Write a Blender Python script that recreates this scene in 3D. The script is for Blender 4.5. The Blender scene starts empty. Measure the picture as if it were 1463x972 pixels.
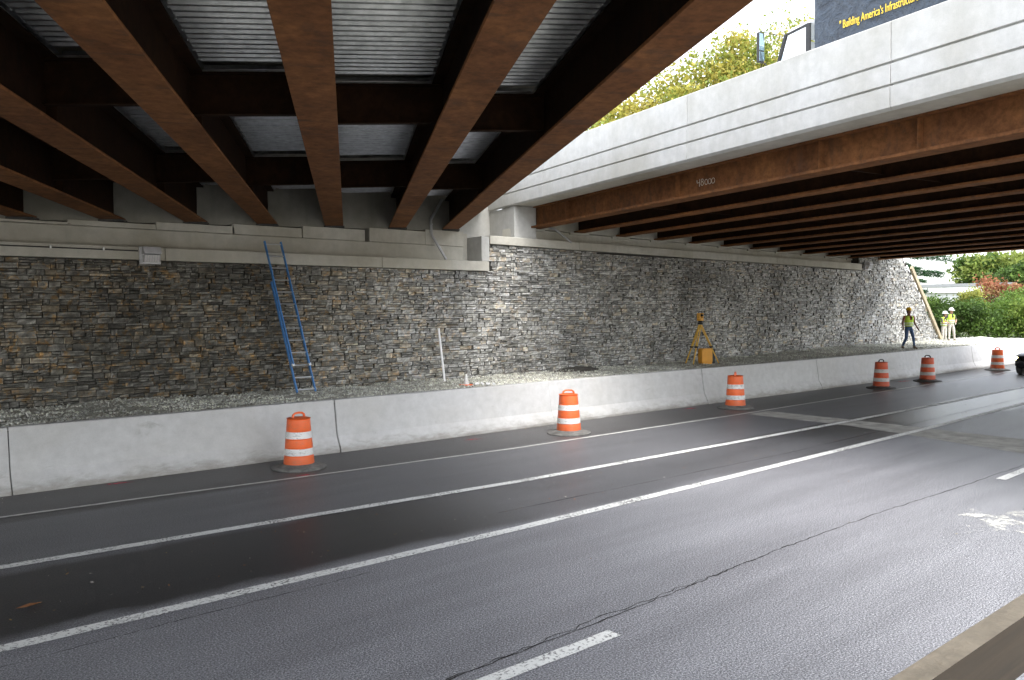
import bpy, bmesh, math, random
import numpy as np
from mathutils import Vector, Matrix
random.seed(7); rng = np.random.default_rng(11)
R = math.radians
scene = bpy.context.scene
col = scene.collection

# ------------------------------------------------------------------ camera
CAM_F, CAM_YAW, CAM_PITCH, CAM_ROLL, CAM_H = 1150.0, R(50.2238), R(-1.9073), R(-0.62144), 2.8
F_ = Vector((math.cos(CAM_YAW)*math.cos(CAM_PITCH), math.sin(CAM_YAW)*math.cos(CAM_PITCH), math.sin(CAM_PITCH)))
R0 = F_.cross(Vector((0, 0, 1))).normalized(); U0 = R0.cross(F_)
R_ = R0*math.cos(CAM_ROLL) + U0*math.sin(CAM_ROLL); U_ = -R0*math.sin(CAM_ROLL) + U0*math.cos(CAM_ROLL)
cd = bpy.data.cameras.new('camera'); cam = bpy.data.objects.new('camera', cd); col.objects.link(cam)
cd.sensor_width = 36; cd.lens = CAM_F/1463*36; cd.clip_start = .05; cd.clip_end = 3000
M = Matrix.Identity(4)
for i, a in enumerate((R_, U_, -F_)):
    for j in range(3): M[j][i] = a[j]
M.translation = Vector((0, 0, CAM_H)); cam.matrix_world = M
scene.camera = cam

# ------------------------------------------------------------------ sky, sun, exposure
SUN_EL, SUN_AZ = R(58), R(250)          # azimuth of the sun measured from +X towards +Y
world = bpy.data.worlds.new('World'); scene.world = world; world.use_nodes = True
wn = world.node_tree; wn.nodes.clear()
sky = wn.nodes.new('ShaderNodeTexSky'); sky.sky_type = 'NISHITA'; sky.sun_disc = False
sky.sun_elevation = SUN_EL; sky.sun_rotation = R(90) - SUN_AZ
sky.air_density = 1.0; sky.dust_density = 2.0; sky.ozone_density = 1.0
hsv = wn.nodes.new('ShaderNodeHueSaturation'); hsv.inputs['Saturation'].default_value = .28
bg = wn.nodes.new('ShaderNodeBackground'); bg.inputs['Strength'].default_value = .15
wo = wn.nodes.new('ShaderNodeOutputWorld')
wn.links.new(sky.outputs[0], hsv.inputs['Color']); wn.links.new(hsv.outputs[0], bg.inputs['Color']); wn.links.new(bg.outputs[0], wo.inputs[0])
sd = bpy.data.lights.new('sun', 'SUN'); sd.energy = .6; sd.angle = R(40); sd.color = (1, .96, .9)
sun = bpy.data.objects.new('sun', sd); col.objects.link(sun)
sdir = Vector((math.cos(SUN_EL)*math.cos(SUN_AZ), math.cos(SUN_EL)*math.sin(SUN_AZ), math.sin(SUN_EL)))
sun.rotation_euler = (-sdir).to_track_quat('-Z', 'Y').to_euler()
vs = scene.view_settings; vs.view_transform = 'Standard'; vs.look = 'None'; vs.gamma = 1; vs.exposure = 2.35
scene.render.film_transparent = False
scene.cycles.use_denoising = True
scene.cycles.max_bounces = 6; scene.cycles.diffuse_bounces = 4; scene.cycles.glossy_bounces = 3; scene.cycles.transparent_max_bounces = 6; scene.cycles.transmission_bounces = 3
scene.cycles.use_adaptive_sampling = True; scene.cycles.adaptive_threshold = .02

# ------------------------------------------------------------------ materials
def newmat(name):
    m = bpy.data.materials.new(name); m.use_nodes = True
    nt = m.node_tree; b = nt.nodes['Principled BSDF']
    return m, nt, b
def N(nt, typ, **kw):
    n = nt.nodes.new(typ)
    for k, v in kw.items(): setattr(n, k, v)
    return n
def rgb(c): return (c[0], c[1], c[2], 1)
def noise(nt, scale, detail=4, rough=.55, vec=None, dist=0):
    n = N(nt, 'ShaderNodeTexNoise'); n.inputs['Scale'].default_value = scale; n.inputs['Detail'].default_value = detail
    n.inputs['Roughness'].default_value = rough; n.inputs['Distortion'].default_value = dist
    if vec is not None: nt.links.new(vec, n.inputs['Vector'])
    return n
def ramp(nt, fac, stops):
    r = N(nt, 'ShaderNodeValToRGB'); e = r.color_ramp.elements
    while len(e) < len(stops): e.new(.5)
    for i, (p, c) in enumerate(stops):
        e[i].position = p; e[i].color = rgb(c) if hasattr(c, '__len__') else (c, c, c, 1)
    nt.links.new(fac, r.inputs[0]); return r
def mix(nt, fac, a, b, blend='MIX'):
    n = N(nt, 'ShaderNodeMix', data_type='RGBA', blend_type=blend)
    for s, v in ((0, fac), (6, a), (7, b)):
        if hasattr(v, 'is_linked') or hasattr(v, 'links'): nt.links.new(v, n.inputs[s])
        elif s == 0: n.inputs[0].default_value = v
        else: n.inputs[s].default_value = rgb(v)
    return n.outputs[2]
def math_(nt, op, a, b=0.0, c=None):
    n = N(nt, 'ShaderNodeMath', operation=op)
    for i, v in enumerate((a, b) if c is None else (a, b, c)):
        if hasattr(v, 'links'): nt.links.new(v, n.inputs[i])
        else: n.inputs[i].default_value = v
    return n.outputs[0]
def step(nt, v, lo, hi):
    n = N(nt, 'ShaderNodeMapRange', interpolation_type='SMOOTHSTEP')
    n.inputs[1].default_value = lo; n.inputs[2].default_value = hi
    nt.links.new(v, n.inputs[0]); return n.outputs[0]
def objco(nt): return N(nt, 'ShaderNodeTexCoord').outputs['Object']
def bump(nt, b, h, strength, dist=.02):
    n = N(nt, 'ShaderNodeBump'); n.inputs['Strength'].default_value = strength; n.inputs['Distance'].default_value = dist
    nt.links.new(h, n.inputs['Height']); nt.links.new(n.outputs[0], b.inputs['Normal'])
def simple(name, c, rough=.6, metal=0., var=.15, scale=6, bumpv=0., c2=None, fine=60, emit=None):
    m, nt, b = newmat(name); co = objco(nt)
    n = noise(nt, scale, 5, .6, co)
    lo = c2 if c2 else tuple(x*(1-var) for x in c); hi = tuple(min(1, x*(1+var)) for x in c)
    r = ramp(nt, n.outputs[0], [(.3, lo), (.7, hi)])
    nt.links.new(r.outputs[0], b.inputs['Base Color'])
    b.inputs['Roughness'].default_value = rough; b.inputs['Metallic'].default_value = metal
    if bumpv: bump(nt, b, noise(nt, fine, 4, .6, co).outputs[0], bumpv)
    if emit: b.inputs['Emission Color'].default_value = rgb(emit[0]); b.inputs['Emission Strength'].default_value = emit[1]
    return m

def concrete_mat(name, c, stain=(.6, .56, .46), amount=.6, bumps=.25, streak=True, splash=False):
    m, nt, b = newmat(name); co = objco(nt)
    n1 = noise(nt, .55, 6, .62, co, .3); n2 = noise(nt, 5, 6, .6, co); n3 = noise(nt, 60, 4, .7, co)
    base = ramp(nt, n2.outputs[0], [(.25, tuple(x*.86 for x in c)), (.75, tuple(min(1, x*1.08) for x in c))]).outputs[0]
    st = ramp(nt, n1.outputs[0], [(.42, 0), (.68, amount)]).outputs[0]
    base = mix(nt, st, base, tuple(x*s for x, s in zip(c, stain)))
    if streak:
        mp = N(nt, 'ShaderNodeMapping'); nt.links.new(co, mp.inputs[0]); mp.inputs['Scale'].default_value = (2.6, 2.6, .22)
        sn = noise(nt, 1.5, 5, .6, mp.outputs[0])
        sf = ramp(nt, sn.outputs[0], [(.52, 0), (.75, .5*amount)]).outputs[0]
        base = mix(nt, sf, base, tuple(x*.55 for x in c))
    if splash:
        sp = N(nt, 'ShaderNodeSeparateXYZ'); nt.links.new(co, sp.inputs[0])
        mp2 = N(nt, 'ShaderNodeMapping'); nt.links.new(co, mp2.inputs[0]); mp2.inputs['Scale'].default_value = (1.0, 1.0, 3.0)
        sn2 = noise(nt, 2.4, 6, .7, mp2.outputs[0], .4); hz = math_(nt, 'MULTIPLY_ADD', sn2.outputs[0], -.55, .30)
        zz = math_(nt, 'ADD', sp.outputs[2], hz); fd = math_(nt, 'SUBTRACT', 1, step(nt, zz, -.03, .26))
        base = mix(nt, math_(nt, 'MULTIPLY', fd, .7), base, (.20, .185, .155))
        sc_ = noise(nt, 1.1, 5, .7, mp2.outputs[0], 1.0); base = mix(nt, ramp(nt, sc_.outputs[0], [(.62, 0), (.72, .45)]).outputs[0], base, (.24, .23, .21))
    spk = ramp(nt, n3.outputs[0], [(.3, .82), (.5, 1.0)]).outputs[0]
    base = mix(nt, .6, base, spk, 'MULTIPLY')
    nt.links.new(base, b.inputs['Base Color']); b.inputs['Roughness'].default_value = .85
    mx = mix(nt, .5, n3.outputs[0], n2.outputs[0]); bump(nt, b, mx, bumps, .01)
    return m

def rust_mat(name='weathering_steel', k=1.0):
    m, nt, b = newmat(name); co = objco(nt)
    n1 = noise(nt, .9, 6, .65, co, .6); n2 = noise(nt, 7, 6, .7, co); n3 = noise(nt, 90, 3, .6, co)
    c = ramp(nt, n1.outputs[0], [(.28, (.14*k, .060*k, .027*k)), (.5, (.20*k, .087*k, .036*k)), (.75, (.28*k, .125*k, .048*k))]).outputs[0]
    d = ramp(nt, n2.outputs[0], [(.35, .62), (.65, 1.12)]).outputs[0]
    c = mix(nt, 1, c, d, 'MULTIPLY')
    mp = N(nt, 'ShaderNodeMapping'); nt.links.new(co, mp.inputs[0]); mp.inputs['Scale'].default_value = (1.2, 1.2, .3)
    n4 = noise(nt, 2.2, 5, .6, mp.outputs[0])
    f = ramp(nt, n4.outputs[0], [(.56, 0), (.72, .55)]).outputs[0]
    c = mix(nt, f, c, (.07*k, .045*k, .035*k))
    mr = N(nt, 'ShaderNodeMapping'); nt.links.new(co, mr.inputs[0]); mr.inputs['Rotation'].default_value = (0, 0, R(-61.7)); 
    ms_ = N(nt, 'ShaderNodeMapping'); nt.links.new(mr.outputs[0], ms_.inputs[0]); ms_.inputs['Scale'].default_value = (2.6, .35, 1)
    tb_ = noise(nt, 1.4, 6, .7, ms_.outputs[0], .15)
    c = mix(nt, ramp(nt, tb_.outputs[0], [(.56, 0), (.66, .6)]).outputs[0], c, (.085*k, .05*k, .034*k))
    nt.links.new(c, b.inputs['Base Color']); b.inputs['Roughness'].default_value = .8; b.inputs['Specular IOR Level'].default_value = .12
    bump(nt, b, n3.outputs[0], .12, .004); return m

def attr_mat(name, rough=.85, bumps=.4, scale=45, spec=.3, warm=False):
    m, nt, b = newmat(name); co = objco(nt)
    at = N(nt, 'ShaderNodeAttribute', attribute_name='Col')
    n = noise(nt, scale, 5, .7, co); n0 = noise(nt, 9, 4, .6, co)
    v = ramp(nt, n.outputs[0], [(.28, .55), (.5, 1.), (.75, 1.35)]).outputs[0]
    c = mix(nt, 1, at.outputs['Color'], v, 'MULTIPLY')
    if warm:
        nw = noise(nt, 6.5, 4, .6, co, .5); fw = math_(nt, 'MULTIPLY', step(nt, nw.outputs[0], .53, .66), at.outputs['Alpha'])
        c = mix(nt, fw, c, mix(nt, 1, c, (1.6, 1.1, .6), 'MULTIPLY'))
    nl = noise(nt, .45, 5, .6, co, .5); c = mix(nt, 1, c, ramp(nt, nl.outputs[0], [(.35, .66), (.6, 1.12)]).outputs[0], 'MULTIPLY')
    v2 = ramp(nt, n0.outputs[0], [(.3, .75), (.7, 1.2)]).outputs[0]
    c = mix(nt, 1, c, v2, 'MULTIPLY')
    nt.links.new(c, b.inputs['Base Color']); b.inputs['Roughness'].default_value = rough
    b.inputs['Specular IOR Level'].default_value = spec
    bump(nt, b, n.outputs[0], bumps, .02); return m

def leaf_mat(name):
    m, nt, b = newmat(name)
    at = N(nt, 'ShaderNodeAttribute', attribute_name='Col')
    nt.nodes.remove(b)
    d = N(nt, 'ShaderNodeBsdfPrincipled'); d.inputs['Roughness'].default_value = .55; d.inputs['Specular IOR Level'].default_value = .25
    t = N(nt, 'ShaderNodeBsdfTranslucent'); ms = N(nt, 'ShaderNodeMixShader'); ms.inputs[0].default_value = .42
    nt.links.new(at.outputs['Color'], d.inputs['Base Color']); nt.links.new(at.outputs['Color'], t.inputs['Color'])
    nt.links.new(d.outputs[0], ms.inputs[1]); nt.links.new(t.outputs[0], ms.inputs[2])
    nt.links.new(ms.outputs[0], nt.nodes['Material Output'].inputs[0]); return m

def asphalt_mat():
    m, nt, b = newmat('asphalt'); co = objco(nt)
    sp = N(nt, 'ShaderNodeSeparateXYZ'); nt.links.new(co, sp.inputs[0]); X, Y = sp.outputs[0], sp.outputs[1]
    fine = noise(nt, 62, 3, .8, co); vor = N(nt, 'ShaderNodeTexVoronoi'); vor.inputs['Scale'].default_value = 75; nt.links.new(co, vor.inputs['Vector'])
    mp = N(nt, 'ShaderNodeMapping'); nt.links.new(co, mp.inputs[0]); mp.inputs['Scale'].default_value = (.16, 1.1, 1)
    streak = noise(nt, 1.3, 5, .55, mp.outputs[0], .2); blot = noise(nt, .8, 6, .6, co)
    c = ramp(nt, fine.outputs[0], [(.36, (.05, .051, .058)), (.5, (.18, .183, .20)), (.64, (.48, .485, .51))]).outputs[0]
    tone = ramp(nt, streak.outputs[0], [(.3, .85), (.7, 1.25)]).outputs[0]
    c = mix(nt, 1, c, tone, 'MULTIPLY')
    # the shoulder beside the barrier: older, browner pavement
    sh = step(nt, Y, 12.75, 12.95)
    c = mix(nt, math_(nt, 'MULTIPLY', sh, .7), c, (.052, .045, .036))
    ln = math_(nt, 'MULTIPLY', step(nt, Y, 8.0, 8.2), .45); c = mix(nt, ln, c, (.06, .06, .064))
    # the wet strip between the two solid lines and the wet shoulder beyond the bridge
    ed = math_(nt, 'MULTIPLY_ADD', blot.outputs[0], .5, -.25)
    yy = math_(nt, 'ADD', Y, ed)
    band = math_(nt, 'MULTIPLY', step(nt, yy, 8.1, 8.35), math_(nt, 'SUBTRACT', 1, step(nt, yy, 10.15, 10.4)))
    xl = math_(nt, 'SUBTRACT', 1, step(nt, X, 5.2, 9.0)); xr = step(nt, X, 12.5, 20)
    wl = math_(nt, 'MULTIPLY', band, math_(nt, 'MAXIMUM', math_(nt, 'MAXIMUM', xl, xr), .35))
    shw = math_(nt, 'MULTIPLY', step(nt, yy, 12.6, 12.9), step(nt, X, 25, 30))
    dl = math_(nt, 'MULTIPLY', math_(nt, 'MULTIPLY', step(nt, yy, 10.3, 10.6), math_(nt, 'SUBTRACT', 1, step(nt, yy, 12.4, 13.0))), .10)
    wet = math_(nt, 'MINIMUM', 1, math_(nt, 'ADD', math_(nt, 'MAXIMUM', wl, shw), dl))
    damp = ramp(nt, blot.outputs[0], [(.45, 0), (.75, .25)]).outputs[0]
    wet = math_(nt, 'MINIMUM', 1, math_(nt, 'ADD', wet, math_(nt, 'MULTIPLY', damp, .25)))
    c = mix(nt, math_(nt, 'MULTIPLY', wet, .8), c, (.008, .0078, .007))
    nt.links.new(c, b.inputs['Base Color'])
    ro = N(nt, 'ShaderNodeMapRange'); nt.links.new(wet, ro.inputs[0]); ro.inputs[3].default_value = .46; ro.inputs[4].default_value = .33
    nt.links.new(ro.outputs[0], b.inputs['Roughness'])
    nt.links.new(math_(nt, 'MULTIPLY_ADD', wet, -.28, .5), b.inputs['Specular IOR Level'])
    bs = N(nt, 'ShaderNodeBump'); bs.inputs['Distance'].default_value = .012
    nt.links.new(math_(nt, 'MULTIPLY_ADD', wet, -.42, .55), bs.inputs['Strength'])
    nt.links.new(mix(nt, .5, fine.outputs[0], vor.outputs[0]), bs.inputs['Height']); nt.links.new(bs.outputs[0], b.inputs['Normal'])
    return m

def paint_mat(name, c, wear=.5, scale=30):
    m, nt, b = newmat(name); co = objco(nt)
    n = noise(nt, scale, 6, .75, co); n2 = noise(nt, 1.3, 3, .6, co); fine = noise(nt, 95, 3, .75, co)
    a = math_(nt, 'ADD', n.outputs[0], math_(nt, 'MULTIPLY', n2.outputs[0], .35))
    f = step(nt, a, .86-wear*.22, .98-wear*.22)
    cc = mix(nt, f, c, (.07, .07, .072))
    nt.links.new(cc, b.inputs['Base Color']); b.inputs['Roughness'].default_value = .6
    bump(nt, b, fine.outputs[0], .3, .01); return m

def splat_mat(name, c, scale=4, lo=.45, hi=.6):
    """thin dust or spray lying on the asphalt: patchy, fading out at the edges of its sheet"""
    m, nt, b = newmat(name); tc = N(nt, 'ShaderNodeTexCoord')
    n = noise(nt, scale, 6, .72, tc.outputs['Object'])
    at = N(nt, 'ShaderNodeAttribute', attribute_name='edge')
    n2 = noise(nt, scale*9, 4, .7, tc.outputs['Object'])
    f = step(nt, math_(nt, 'ADD', math_(nt, 'MULTIPLY', at.outputs['Fac'], .8), math_(nt, 'ADD', math_(nt, 'MULTIPLY', math_(nt, 'SUBTRACT', n.outputs[0], .5), 2.4), math_(nt, 'MULTIPLY', math_(nt, 'SUBTRACT', n2.outputs[0], .5), .9))), lo, hi)
    b.inputs['Base Color'].default_value = rgb(c); b.inputs['Roughness'].default_value = .9
    nt.links.new(f, b.inputs['Alpha']); return m

def wood_mat(name, c):
    m, nt, b = newmat(name); co = objco(nt)
    mp = N(nt, 'ShaderNodeMapping'); nt.links.new(co, mp.inputs[0]); mp.inputs['Scale'].default_value = (1.5, 22, 22)
    n = noise(nt, 2.0, 5, .6, mp.outputs[0], .8); k = noise(nt, 9, 3, .5, co)
    cc = ramp(nt, n.outputs[0], [(.3, tuple(x*.62 for x in c)), (.6, c), (.8, tuple(min(1, x*1.2) for x in c))]).outputs[0]
    kn = ramp(nt, k.outputs[0], [(.68, 0), (.76, .7)]).outputs[0]
    cc = mix(nt, kn, cc, tuple(x*.35 for x in c))
    nt.links.new(cc, b.inputs['Base Color']); b.inputs['Roughness'].default_value = .75
    bump(nt, b, n.outputs[0], .25, .004); return m

def scuffed(name, c, rough, scuff, amt=.6):
    m, nt, b = newmat(name); co = objco(nt); mp = N(nt, 'ShaderNodeMapping'); nt.links.new(co, mp.inputs[0]); mp.inputs['Scale'].default_value = (1, 1, 2.2)
    oi = N(nt, 'ShaderNodeObjectInfo'); va = N(nt, 'ShaderNodeVectorMath', operation='ADD'); nt.links.new(mp.outputs[0], va.inputs[0]); nt.links.new(oi.outputs['Random'], va.inputs[1])
    n = noise(nt, 9, 6, .75, va.outputs[0], .8); n2 = noise(nt, 2.5, 3, .5, va.outputs[0])
    f = ramp(nt, n.outputs[0], [(.52, 0), (.64, amt)]).outputs[0]; base = ramp(nt, n2.outputs[0], [(.3, tuple(x*.82 for x in c)), (.7, c)]).outputs[0]
    sp = N(nt, 'ShaderNodeSeparateXYZ'); nt.links.new(co, sp.inputs[0]); low = math_(nt, 'MULTIPLY', math_(nt, 'SUBTRACT', 1, step(nt, sp.outputs[2], .05, .45)), .35)
    base = mix(nt, f, base, scuff); base = mix(nt, low, base, tuple(x*.5 for x in scuff)); nt.links.new(base, b.inputs['Base Color']); b.inputs['Roughness'].default_value = rough
    bump(nt, b, n2.outputs[0], .15, .02); return m
MT = {}
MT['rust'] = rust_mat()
MT['rust_shaded'] = rust_mat('shaded_weathering_steel', .13)  # same steel, darkened to paint the shade on webs and diaphragms
MT['rust_grey'] = rust_mat('pale_weathering_steel', 1.35)  # brighter copy of the steel for the right bridge's lower flanges
MT['conc'] = concrete_mat('concrete_abutment', (.52, .505, .45))
MT['conc_shaded'] = concrete_mat('shaded_concrete', (.26, .25, .22))  # abutment concrete darkened to paint the shade between girder ends
MT['conc_new'] = concrete_mat('concrete_parapet', (.50, .50, .485), amount=.45)
MT['conc_barrier'] = concrete_mat('concrete_barrier', (.51, .51, .51), stain=(.80, .77, .70), amount=.35, bumps=.1, streak=False, splash=True)
MT['galv'] = simple('galvanised_deck', (.43, .44, .455), .32, .85, .25, 7, .06)
MT['stone'] = attr_mat('ledge_stone', .85, .55, 30, .2, True)
MT['mortar'] = simple('mortar_backing', (.035, .032, .028), .95, 0, .3, 10, .3)
MT['gravelstone'] = attr_mat('gravel_stone', .9, .2, 30)
MT['gravelbed'] = simple('gravel_bed', (.42, .415, .36), .95, 0, .5, 25, .8, fine=30)
MT['asphalt'] = asphalt_mat()
MT['white'] = paint_mat('white_road_paint', (.78, .79, .77), .8)
MT['white_worn'] = paint_mat('worn_white_road_paint', (.62, .62, .59), .38, 22)
MT['pale_patch'] = simple('pale_road_band', (.36, .355, .33), .75, 0, .3, 3, .5, fine=95)
MT['sealer'] = simple('dark_sealer', (.03, .029, .028), .8, 0, .3, 20)  # dark sealer in the road cracks and barrier joints
MT['powder'] = splat_mat('white_powder', (.70, .70, .64), 2.2, .28, .75)
MT['pink'] = splat_mat('pink_marking_paint', (.75, .10, .14), 9, .25, .8)
MT['orange'] = scuffed('orange_plastic', (.86, .15, .035), .45, (.50, .16, .08), .55)
MT['orange_old'] = scuffed('dull_orange_plastic', (.60, .085, .022), .5, (.26, .08, .04), .6)
MT['reflect'] = scuffed('white_reflective_band', (.74, .74, .73), .45, (.27, .26, .24), .9)
MT['reflect_old'] = scuffed('grey_reflective_band', (.5, .48, .46), .5, (.25, .23, .21), .7)
MT['rubber'] = simple('dusty_black_rubber', (.055, .052, .048), .85, 0, .4, 8, .2, c2=(.03, .03, .03))
MT['rubber_grey'] = simple('dusty_grey_rubber', (.13, .128, .12), .9, 0, .4, 8, .2)
MT['blue'] = simple('blue_fibreglass', (.06, .21, .50), .4, 0, .15, 4)
MT['alu'] = simple('aluminium', (.55, .56, .57), .35, .8, .1, 12)
MT['pvc'] = simple('white_pvc', (.78, .78, .80), .4, 0, .05, 4)
MT['pipe'] = simple('grey_pipe', (.42, .42, .43), .45, .2, .1, 8)
MT['fixture'] = simple('grey_fixture_metal', (.55, .55, .57), .45, .1, .1, 8)
MT['lens'] = simple('prismatic_lens', (.72, .70, .70), .2, 0, .1, 40)
MT['black'] = simple('black_plastic', (.02, .02, .021), .5, 0, .2, 8)
MT['yellow'] = simple('yellow_tripod_paint', (.70, .42, .055), .5, 0, .12, 8)
MT['instr'] = simple('orange_instrument', (.75, .38, .06), .45, 0, .1, 10)
MT['case'] = simple('amber_case', (.72, .33, .03), .45, 0, .08, 6)
MT['wood'] = wood_mat('raw_lumber', (.40, .33, .22))
MT['wood_old'] = wood_mat('weathered_lumber', (.36, .30, .22))
MT['wood_cap'] = simple('lit_lumber', (.60, .51, .38), .75, 0, .22, 14, .15)  # rail top, its lighting painted into the colour
MT['wood_shaded'] = wood_mat('shaded_lumber', (.042, .027, .015))  # rail faces darkened to paint their shade
MT['plastic_sheet'] = simple('white_plastic_sheet', (.82, .82, .82), .4, 0, .05, 3, .3, fine=8)
MT['dirt'] = simple('dark_soil', (.075, .07, .06), .95, 0, .4, 8, .6, fine=40)
MT['grass'] = simple('verge_grass', (.05, .085, .022), .9, 0, .4, 3, .6, c2=(.07, .06, .03), fine=50)
MT['earth'] = simple('dry_earth', (.16, .13, .09), .95, 0, .3, 2, .6, fine=40)
MT['bark'] = simple('bark', (.07, .05, .035), .95, 0, .4, 10, .6, fine=30)
MT['leaf'] = leaf_mat('foliage')
MT['skin'] = simple('skin', (.36, .20, .13), .55, 0, .06, 20)
MT['skin_dark'] = simple('skin_tanned', (.22, .11, .07), .55, 0, .06, 20)
MT['jeans'] = simple('blue_denim', (.055, .10, .20), .85, 0, .35, 14, .15)
MT['khaki'] = simple('pale_trousers', (.46, .43, .38), .85, 0, .12, 12, .15)
MT['tee_dark'] = simple('dark_shirt', (.05, .045, .045), .85, 0, .2, 12)
MT['tee_red'] = simple('rust_shirt', (.26, .08, .05), .85, 0, .2, 12)
MT['hiviz'] = simple('lime_vest', (.50, .72, .06), .7, 0, .1, 12)
MT['silver'] = simple('silver_stripe', (.62, .64, .62), .4, 0, .1, 12)
MT['boots'] = simple('work_boots', (.16, .12, .085), .8, 0, .2, 12)
MT['helm_y'] = simple('yellow_helmet', (.85, .52, .03), .3, 0, .05, 6)
MT['helm_w'] = simple('white_helmet', (.85, .85, .84), .3, 0, .04, 6)
MT['hair'] = simple('dark_hair', (.02, .015, .012), .6, 0, .2, 30)
MT['carpaint'] = simple('black_car_paint', (.012, .012, .014), .18, 0, .1, 3)
MT['chrome'] = simple('chrome', (.6, .6, .6), .15, 1, .05, 6)
MT['headlight'] = simple('lit_headlight', (.9, .8, .5), .2, 0, .05, 6, emit=((1, .85, .45), 2.0))
MT['truckwhite'] = simple('white_truck_paint', (.80, .81, .82), .3, 0, .04, 3)
MT['tarp'] = None
MT['signyellow'] = simple('yellow_vinyl_letters', (.85, .60, .05), .5, 0, .06, 10)
MT['signblue'] = simple('pale_blue_vinyl', (.30, .62, .80), .5, 0, .06, 10)
MT['mirror'] = simple('mirror_glass', (.45, .62, .72), .05, .9, .03, 3)
MT['chalk'] = simple('white_chalk', (.52, .48, .42), .9, 0, .3, 40)
MT['siding'] = simple('pale_siding', (.62, .63, .64), .7, 0, .06, 3)
MT['roofgrey'] = simple('grey_roofing', (.24, .25, .26), .8, 0, .1, 3)
def glass_mat():
    m, nt, b = newmat('clear_glass'); nt.nodes.remove(b)
    t = N(nt, 'ShaderNodeBsdfTransparent'); g = N(nt, 'ShaderNodeBsdfGlossy'); g.inputs['Roughness'].default_value = .03
    fr = N(nt, 'ShaderNodeFresnel'); ms = N(nt, 'ShaderNodeMixShader'); t.inputs[0].default_value = (.86, .92, .92, 1)
    nt.links.new(fr.outputs[0], ms.inputs[0]); nt.links.new(t.outputs[0], ms.inputs[1]); nt.links.new(g.outputs[0], ms.inputs[2])
    nt.links.new(ms.outputs[0], nt.nodes['Material Output'].inputs[0]); return m
MT['glass'] = glass_mat()
def tarp_mat():
    m, nt, b = newmat('dark_banner_vinyl'); co = objco(nt)
    n = noise(nt, 2.2, 5, .6, co, 1.6); n2 = noise(nt, 9, 4, .6, co, .8)
    c = ramp(nt, n.outputs[0], [(.3, (.015, .022, .035)), (.7, (.05, .07, .10))]).outputs[0]
    nt.links.new(c, b.inputs['Base Color']); b.inputs['Roughness'].default_value = .22
    bump(nt, b, mix(nt, .3, n.outputs[0], n2.outputs[0]), .9, .12); return m
MT['tarp'] = tarp_mat()

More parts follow.
